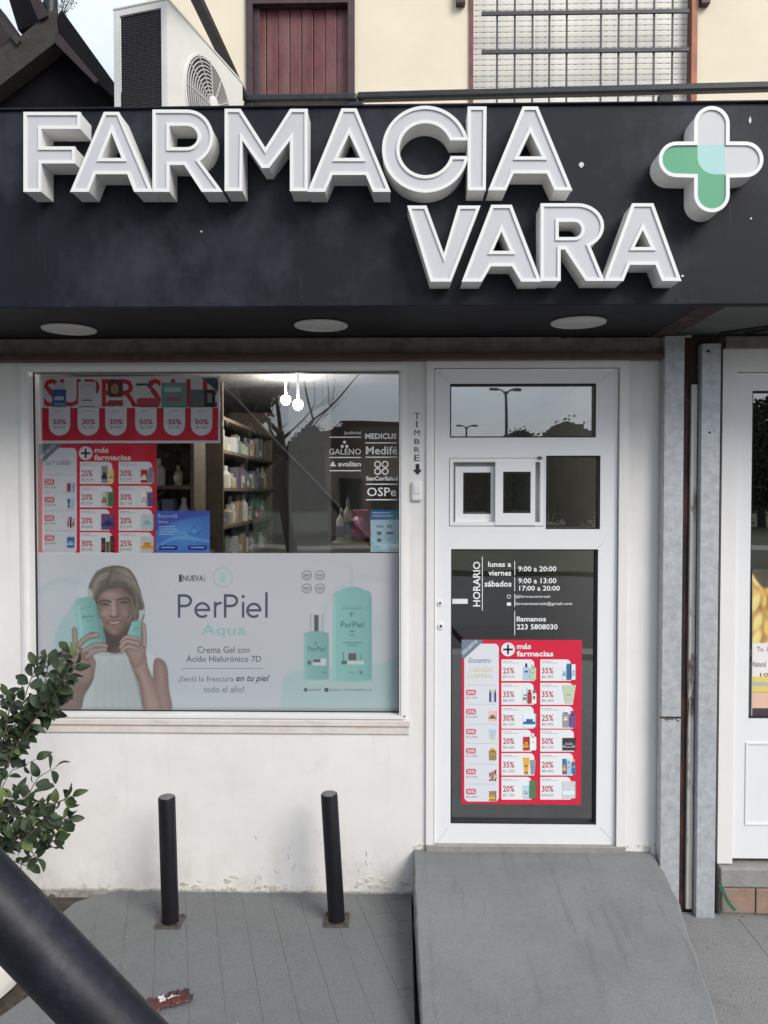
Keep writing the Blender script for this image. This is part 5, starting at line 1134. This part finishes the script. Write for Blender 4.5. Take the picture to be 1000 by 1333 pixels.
# PerPiel in round strokes
def gP(x, y0, y1, wd):
    pr.rect(x, y0, x+wd, y1, (70, 76, 94)); h_l = (y1-y0)*.56; r = h_l/2; pr.stroke([(x+wd*.5, y0+wd/2), (x+9, y0+wd/2)] + arc(x+9, y0+r, r*.95, r-wd/2, -90, 90, 10) + [(x+wd*.5, y0+h_l-wd/2)], wd, (70, 76, 94), 2)
def gE(x, yb_, r, wd): c = (x+r, yb_-r); pr.stroke(arc(c[0], c[1], r-wd/2, r-wd/2, 0, -312, 22), wd, (70, 76, 94), 2); pr.rect(c[0]-r+wd*.6, c[1]-wd/2, c[0]+r, c[1]+wd/2, (70, 76, 94), 1)
gP(231.5, 773.5, 804, 3.4); gE(253, 804.5, 10.4, 3.2); pr.rect(278.5, 783.5, 281.7, 804, (70, 76, 94)); pr.stroke(arc(287, 791, 6.8, 6, 180, 285, 8), 3.2, (70, 76, 94), 2)
gP(291.5, 773.5, 804, 3.4); pr.rect(315, 783.5, 318.2, 804, (70, 76, 94)); pr.disc(316.6, 776.5, 2.1, (70, 76, 94)); gE(320.5, 804.5, 10, 3.2); pr.rect(345.3, 771, 348.6, 804, (70, 76, 94))
pr.text('Aqua', 262, 813, 320, 830.5, (126, 170, 167)); pr.text('Crema Gel con', 257, 841.5, 325, 850, NV); pr.text('Ácido Hialurónico 7D', 242.5, 851.5, 340, 861.5, NV)
pr.rect(236, 870, 343, 870.6, (110, 116, 128)); pr.text('¡Sentí la frescura', 232, 880, 304, 889, (108, 114, 124)); pr.text('en tu piel', 307.5, 878.5, 351, 889.5, (66, 72, 88), bold=.01, shear=.35); pr.text('todo el año!', 265, 893, 318, 901.5, (108, 114, 124))
for (x, y) in ((399.6, 749), (416.6, 749), (399.6, 766), (416.6, 766)):
    pr.ring(x, y, 6.4, .9, (86, 92, 106)); pr.rect(x-3.6, y-1.4, x+3.6, y+.2, (100, 106, 120)); pr.stroke(arc(x, y-.5, 3.6, 3.6, 20, 160, 6), .8, (86, 92, 106))
pr.text('PerPiel', 444, 809, 473.5, 817, (66, 106, 112)); pr.text('PerPiel', 401, 841.5, 423, 848, (66, 106, 112)); pr.text('F', 456.5, 797, 460.5, 803, (66, 106, 112)); pr.text('F', 410, 836, 412.5, 840, (66, 106, 112))
pr.disc(398, 898, 2.6, (84, 92, 100)); pr.rect(422.5, 895.5, 427.5, 900.5, (72, 80, 90)); pr.text('perpiel', 403, 896, 418, 900, (100, 110, 116)); pr.text('perpiel / www.perpiel.com', 429, 896, 484, 900, (110, 122, 126))
pr.build('lettering', t, kind='stuff')
# health-plan names on the window glass
pr = Print(.05); W1 = (232, 232, 230)
pr.text('Poder', 429, 548, 446, 555.5, W1, 1, bold=.02); pr.text('Judicial', 448, 561, 470, 566.5, W1, 1); pr.rect(428.5, 568.4, 470, 569.8, W1)
for (x, y) in ((448.5, 575.5), (445.5, 581), (451.5, 581)): pr.disc(x, y, 2, W1)
pr.text('GALENO', 428.5, 584, 470, 591.7, W1, 1); pr.rect(428.5, 594.8, 470, 596.2, W1); pr.poly([(433.5, 600), (429.3, 607), (437.6, 607)], W1); pr.text('avalian', 440, 600.5, 470, 607.2, W1, 1, bold=.02); pr.rect(429, 612, 470, 613.4, W1)
pr.text('MEDICUS', 475.5, 564, 516.5, 571.5, W1, 1, bold=.03); pr.rect(475.5, 575.8, 517, 577.2, W1); pr.text('Medifé', 476.5, 581, 517.5, 591.5, W1, 1, bold=.01); pr.rect(476, 594.4, 517.5, 595.8, W1)
for sx in (-1, 1):
    for sy in (-1, 1): pr.ring(496.6+sx*4.9, 609+sy*4.6, 4.6, 1.7, W1)
pr.text('SanCorSalud', 476.5, 620, 517.8, 625.6, W1, 1, bold=.03); pr.rect(476.5, 629.6, 517.8, 631, W1); pr.text('OSPe', 477.8, 634.5, 516, 646, W1, 1, bold=.01); pr.rect(476.5, 649.8, 517.8, 651.2, W1)
pr.build('health_plan_lettering', label='white health plan names lettered on the right side of the shop window', cat='lettering')
# opening hours on the door glass
pr = Print(.034); W2 = (236, 236, 236)
pr.text('HORARIO', 615.8, 731, 625.4, 789.5, W2, 1, bold=.012, rot=True); pr.rect(627.6, 725, 628.5, 795, W2)
for s_, a, b, c_, d_, bo in (('lunes a', 635.6, 731, 665.6, 738, .02), ('viernes', 636, 742.5, 665.6, 749.5, .02), ('sábados', 631, 756, 666, 763.8, .02), ('9:00 a 20:00', 674.7, 737, 724.4, 744, .015), ('9:00 a 13:00', 674.7, 752.5, 724.4, 759.5, .015), ('17:00 a 20:00', 676, 762.5, 729, 769, .015),
                         ('@farmaciavarask', 671, 774.5, 717, 779, 0), ('farmaciavarask@gmail.com', 671, 783.5, 745, 788.8, 0), ('llamanos', 672.8, 802.5, 711, 809, .02), ('223 5808030', 672.8, 812.5, 726, 819.5, .015)): pr.text(s_, a, b, c_, d_, W2, 1, bold=bo)
for (a, b) in ((730, 749), (751.5, 769.5), (773, 790), (795, 827)): pr.rect(669.8, a, 670.6, b, W2)
pr.ring(662.6, 776.6, 2.6, .7, W2); pr.rect(660, 784.4, 665.4, 788.4, W2); pr.build('opening_hours_lettering', label='white opening hours lettering HORARIO on the lower door glass', cat='lettering')

# ------------------------------------------------------------ inside the pharmacy: shelves, goods, lamps
GOODS = []
for i, c in enumerate(((205, 205, 200), (110, 130, 150), (150, 70, 62), (190, 186, 160), (110, 140, 130), (150, 156, 156), (176, 160, 130), (120, 112, 124))): GOODS.append(mat('goods_%d' % i, lin(c), .5, var=.1, scale=40))
def goods_mesh(kind, m):
    mb = MB()
    if kind == 0: mb.box(-.5, .5, -.5, .5, 0, 1)
    else: mb.lathe((0, 0, 0), [(.42, 0), (.45, .05), (.45, .62), (.3, .72), (.2, .76), (.2, .98), (.17, 1)], 12)
    mb.box(-.32, .32, -.505 if kind == 0 else -.47, -.47 if kind == 0 else -.40, .2, .5, 1)
    me = mb.mesh('package'); me.materials.append(m); me.materials.append(GOODS[0]); me.polygons.foreach_set('material_index', mb.m); return me
GM = [[goods_mesh(k, m) for m in GOODS] for k in (0, 1)]
random.seed(44)
def package(p, sx, sy, sz, rz, lab, cat_, grp):
    k = random.random() < .6; o = bpy.data.objects.new('product_bottle' if k else 'product_box', GM[int(k)][random.randrange(8)]); COL.objects.link(o)
    o.location = p; o.scale = (sx, sy, sz); o.rotation_euler = (0, 0, rz); tag(o, lab % ('bottle' if k else 'box'), 'bottle' if k else 'box', grp + (' bottles' if k else ' boxes'))
def shelves(lab, x0, x1, y0, y1, levels, ztop, face):
    t = thing('shelf_unit', lab, 'shelves', ((x0+x1)/2, (y0+y1)/2, FZ))
    if face == 'x':
        for y in (y0, y1-.02): MB().box(x0, x1, y, y+.02, FZ, ztop).build('side_panel', 'shelf_wood', t)
        MB().box(x0-.015, x0-.001, y0, y1, FZ, ztop).build('back_panel', 'back_panel', t)
        for z in levels: MB().box(x0, x1, y0+.021, y1-.021, z-.02, z).build('shelf_board', 'shelf_wood', t)
    else:
        for x in (x0, x1-.02): MB().box(x, x+.02, y0, y1, FZ, ztop).build('side_panel', 'shelf_wood', t)
        MB().box(x0, x1, y1+.001, y1+.015, FZ, ztop).build('back_panel', 'back_panel', t)
        for z in levels: MB().box(x0+.021, x1-.021, y0, y1, z-.02, z).build('shelf_board', 'shelf_wood', t)
    return t
lev = {1.33: 'lowest', 1.56: 'second', 1.79: 'third', 2.02: 'topmost', 1.80: 'third', 2.05: 'topmost'}
LV = (1.33, 1.56, 1.79, 2.02, 2.22)
shelves('wooden wall shelves seen end on through the window beside the sale banner', -1.42, -1.06, 1.25, 3.05, LV, 2.42, 'x')
for z in LV[:-1]:
    y = 1.33
    while y < 2.95:
        wd = random.uniform(.05, .13); package((-1.115-random.random()*.03, y, z), .08, wd*.9, random.uniform(.06, .19), math.pi/2*0, 'small product %s on the '+lev[z]+' level of the wooden wall shelves', '', lev[z]+' wall shelf'); y += wd+random.choice((.008, .012, .03))
shelves('wooden shelves facing the window behind the blue leaflet', -1.60, -1.10, .75, .98, (1.33, 1.56, 1.80, 2.05), 2.3, 'y')
for z in (1.33, 1.56, 1.80, 2.05):
    x = -1.53
    while x < -1.16:
        wd = random.uniform(.05, .10); package((x, .80, z), wd*.9, .08, random.uniform(.10, .18), 0, 'small product %s on the '+lev[z]+' shelf facing the window behind the posters', '', lev[z]+' window-facing shelf'); x += wd+.012
# display stand behind the health-plan names
a, b = P(432, 700, 1.0), P(518, 700, 1.0); zt3 = P(470, 706, 1.0).z
ds = thing('display_stand', 'low display stand behind the payment sign in the window', 'display stand', ((a.x+b.x)/2, 1.15, FZ))
MB().box(a.x, b.x+.3, .95, 1.35, zt3-.03, zt3).build('top', 'shelf_wood', ds, bevel=.004); MB().box(a.x+.02, b.x+.28, .98, 1.32, FZ, zt3-.031).build('body', 'back_panel', ds)
def bottle(x, h, r, lab, m):
    p = P(x, 700, 1.05); t = thing('white_bottle', lab, 'bottle', (p.x, 1.05, zt3), 'bottles on the display stand')
    MB().lathe((p.x, 1.05, zt3), [(r*.9, 0), (r, .01), (r, h*.62), (r*.45, h*.74), (r*.3, h*.78)], 16).build('body', m, t, smooth=True); MB().lathe((p.x, 1.05, zt3+h*.78), [(r*.36, 0), (r*.36, h*.12), (r*.12, h*.16), (r*.1, h*.22)], 12).build('cap', 'goods_5', t, smooth=True)
    MB().lathe((p.x, 1.05, zt3), [(r*1.02, h*.15), (r*1.02, h*.45)], 16, cap=False).build('label_band', 'goods_1', t)
bottle(444, .20, .026, 'white spray bottle on the display stand, nearest the grey column', 'goods_0'); bottle(453, .26, .028, 'taller pale bottle beside the white spray bottle on the stand', 'goods_3')
mb = MB(); p = P(470, 705, 1.1); random.seed(6)
mb.lathe((p.x, 1.1, zt3), [(.03, 0), (.075, .02), (.085, .07), (.06, .12), (.03, .15), (.045, .18)], 14)
mb.v = [(v[0]+.012*mnoise.noise(Vector(v)*30), v[1], v[2]+.008*mnoise.noise(Vector(v)*25+Vector((5, 0, 0)))) for v in mb.v]
mat('pink_bag', lin((190, 110, 150)), .4, var=.3, scale=30); mb.build('pink_bag', 'pink_bag', smooth=True, label='crumpled pink bag on the display stand beside the payment sign', cat='bag')
mat('bulb', (.9, .9, .9), .4, var=0, emit=(1.0, .97, .92), es=170.0)
for (x, y, Yy, lab) in ((372, 521, 1.45, 'lit globe lamp hanging inside the shop, left one of the pair'), (388, 527, 1.2, 'lit globe lamp hanging inside the shop, right one of the pair')):
    p = P(x, y, Yy); t = thing('pendant_lamp', lab, 'lamp', (p.x, p.y, 2.52), 'lit lamps inside the pharmacy')
    MB().lathe(p, [(.008, .030), (.023, .024), (.030, .007), (.030, -.005), (.020, -.024), (.007, -.030)], 18).build('globe', 'bulb', t, smooth=True); MB().tube((p.x, p.y, p.z+.029), (p.x, p.y, 2.52), .008, seg=8).build('stem', 'pvc', t)

# ------------------------------------------------------------ across the road, seen mirrored in the glass
mat('lamp_post', (.08, .085, .09), .5, .4, var=.1)
def mirrored(px, py, Y):                                     # point at plane Y (behind the camera) whose mirror image in the shop glass stands at a pixel
    q = P(px, py, -Y+2*YG); return Vector((q.x, Y, q.z))
for (px, py, Y, lab) in ((657, 511, -40, 'tall double armed street lamp mirrored in the door transom'), (609, 555, -64, 'far double armed street lamp mirrored in the door transom corner')):
    q = mirrored(px, py, Y); t = thing('street_lamp', lab, 'street lamp', (q.x, Y, .06), 'street lamps across the road')
    MB().tube((q.x, Y, .05), (q.x, Y, q.z), .12, .07, 10).build('post', 'lamp_post', t)
    for s in (-1, 1):
        MB().path([(q.x, Y, q.z-.2), (q.x+s*.2, Y, q.z+.05), (q.x+s*.45, Y, q.z+.1)], .05, 6).build('arm', 'lamp_post', t); MB().box(q.x+s*.62-.22, q.x+s*.62+.22, Y-.15, Y+.15, q.z+.03, q.z+.17).build('lantern', 'lamp_post', t, bevel=.03)
mat('tree_bark', (.055, .048, .040), .9, var=.3, scale=8)
def bare_tree(px, Y, h, r, lab, seed, lean=0.):
    R_s = random.Random(seed); base = mirrored(px, 640, Y); t = thing('bare_tree', lab, 'tree', (base.x, Y, .0), 'bare trees across the street')
    trunk = MB(); br = MB()
    def grow(p, d, L, r_, dep):
        ps = [p]; rs = [r_]
        for k in range(4):
            d = (d+Vector((R_s.gauss(0, .10), R_s.gauss(0, .10), .06))).normalized(); p = p+d*L/4; ps.append(p); rs.append(r_*(1-.11*(k+1)))
        (trunk if dep == 0 else br).path(ps, rs, 8 if dep < 2 else 5)
        if dep < 4:
            for k in range(3 if dep else 4):
                a = Vector((R_s.gauss(0, 1), R_s.gauss(0, 1), R_s.uniform(-.1, .6))).normalized(); grow(ps[R_s.choice((2, 3, 4))], (d*.75+a*.75).normalized(), L*R_s.uniform(.55, .78), rs[-1]*.62, dep+1)
    grow(Vector((base.x, Y, -.02)), Vector((lean, 0, 1)).normalized(), h*.42, r, 0)
    trunk.build('trunk', 'tree_bark', t, smooth=True); br.build('crown', 'tree_bark', t, smooth=True)
bare_tree(322, -8.4, 7.5, .17, 'bare tree with a thick trunk mirrored in the middle of the shop window', 5, -.05)
bare_tree(383, -14.5, 7.5, .16, 'slimmer bare tree mirrored beside the grey shop column', 12, .02)
bare_tree(288, -16, 8, .22, 'bare tree mirrored beside the sale banner edge', 21, .03)
bare_tree(120, -15, 8, .22, 'bare tree mirrored faintly behind the sale banner', 33, .0)
# far band of trees and a low house line
random.seed(61); fw = MB()
def far_h(x): return max(4.0, 7.6+2.6*mnoise.noise(Vector((x*.09, 2, 0)))+1.4*mnoise.noise(Vector((x*.4, 7, 0))))
for k in range(500):
    x = -90+k*.4; fw.box(x, x+.4, -74, -71, .0, far_h(x+.2)*.94+.35*mnoise.noise(Vector((x*2.3, 1, 9))))
for k in range(9000):
    x = random.uniform(-90, 110); hmax = far_h(x); z = (.6+.4*random.random())*hmax-.1; y = -72+random.uniform(-3, 3); s = random.uniform(.1, .26)
    e = Vector((random.gauss(0, 1), random.gauss(0, 1), random.gauss(0, 1))).normalized()*s; g = e.orthogonal().normalized()*s*.7; c = Vector((x, y, z)); fw.add([c-e, c+g, c+e, c-g], [(0, 1, 2, 3)])
mat('far_leaves', (.050, .068, .034), .9, var=.3, scale=.3); fw.build('far_trees', 'far_leaves', kind='stuff', label='distant dark tree line mirrored low in the door transom', cat='trees')
mat('house_wall', (.34, .27, .21), .85, var=.1); mat('house_roof', (.10, .06, .05), .8, var=.2); mat('house_window', (.03, .035, .04), .2, var=0)
q0 = mirrored(425, 575, -26); q1 = mirrored(540, 575, -26)
hs = thing('low_house', 'low brown house mirrored behind the health plan lettering', 'house', ((q0.x+q1.x)/2, -26, .06))
MB().box(q0.x, q1.x, -31, -26, .0, 3.4).build('wall', 'house_wall', hs)
mb = MB(); mb.prism([[(q0.x-.3, 3.4), (q1.x+.3, 3.4), (q1.x-.6, 4.4), (q0.x+.6, 4.4)]], -31.2, -25.7); mb.build('roof', 'house_roof', hs)
for x in (q0.x+.5, (q0.x+q1.x)/2, q1.x-1.2): MB().box(x, x+.8, -25.98, -25.9, 1.1, 2.3).build('window', 'house_window', hs)

# dense evergreen beside the road, dark in the left part of the shop window
def evergreen(px, Y, h, rx, lab, seed, nl=17000, ls=1.):
    R_s = random.Random(seed); b_ = mirrored(px, 640, Y); t = thing('evergreen_tree', lab, 'tree', (b_.x, Y, 0), 'evergreen trees across the road')
    MB().path([(b_.x, Y, -.02), (b_.x+.05, Y, h*.35), (b_.x-.05, Y, h*.8)], [.2, .15, .05], 10).build('trunk', 'tree_bark', t, smooth=True)
    mb = MB(); cl = [(Vector((R_s.gauss(0, rx*.45), R_s.gauss(0, rx*.4), R_s.uniform(.16, .95)*h)), R_s.uniform(.5, 1.0)) for k in range(90)]
    for k in range(nl):
        c, r = R_s.choice(cl); q = c+Vector((R_s.gauss(0, 1), R_s.gauss(0, 1), R_s.gauss(0, 1))).normalized()*r*R_s.random()**.4; e = Vector((R_s.gauss(0, 1), R_s.gauss(0, 1), R_s.gauss(0, 1))).normalized()*R_s.uniform(.10, .22)*ls; g = e.orthogonal().normalized()*e.length*.6
        q += Vector((b_.x, Y, 0)); mb.add([q-e, q+g, q+e, q-g], [(0, 1, 2, 3)])
    mb.build('crown', 'far_leaves', t)
evergreen(60, -9.5, 6.5, 1.7, 'dense evergreen mirrored behind the sale banner and price poster', 3)
evergreen(215, -10.5, 6.0, 1.5, 'dense evergreen mirrored behind the blue leaflet', 4)

# grit and dry leaf scraps on the paving
random.seed(77); gr = MB()
for k in range(150):
    x, y = random.uniform(-1.25, 1.9), random.uniform(-.9, -.03); z = 0
    if .05 < x < 1.1: continue
    if x < .05 and not inside((x, y), pts): continue
    if x > 1.1: z = ZRP
    if random.random() < .55: y = -.01-random.random()**2*.15 if x < .05 else y
    r = random.uniform(.0012, .004); gr.lathe((x, y, z-.0005), [(r, 0), (r*.8, r*.5), (r*.2, r*.8)], 5, random.randrange(3))
mat('grit_a', (.10, .09, .08), .9, var=.3); mat('grit_b', (.30, .28, .25), .9, var=.3); mat('grit_c', (.16, .10, .05), .9, var=.3)
gr.build('grit', ['grit_a', 'grit_b', 'grit_c'], kind='stuff')
evergreen(742, -34, 3.7, 1.0, 'rounded tree mirrored in the plain right pane of the door', 6, 9000, .6)
evergreen(628, -30, 3.2, 1.0, 'low rounded tree mirrored in the left hatch pane', 7, 6000, .6)
evergreen(990, -33, 6.0, 1.6, 'rounded tree mirrored in the neighbouring shop glass', 8, 9000, .6)
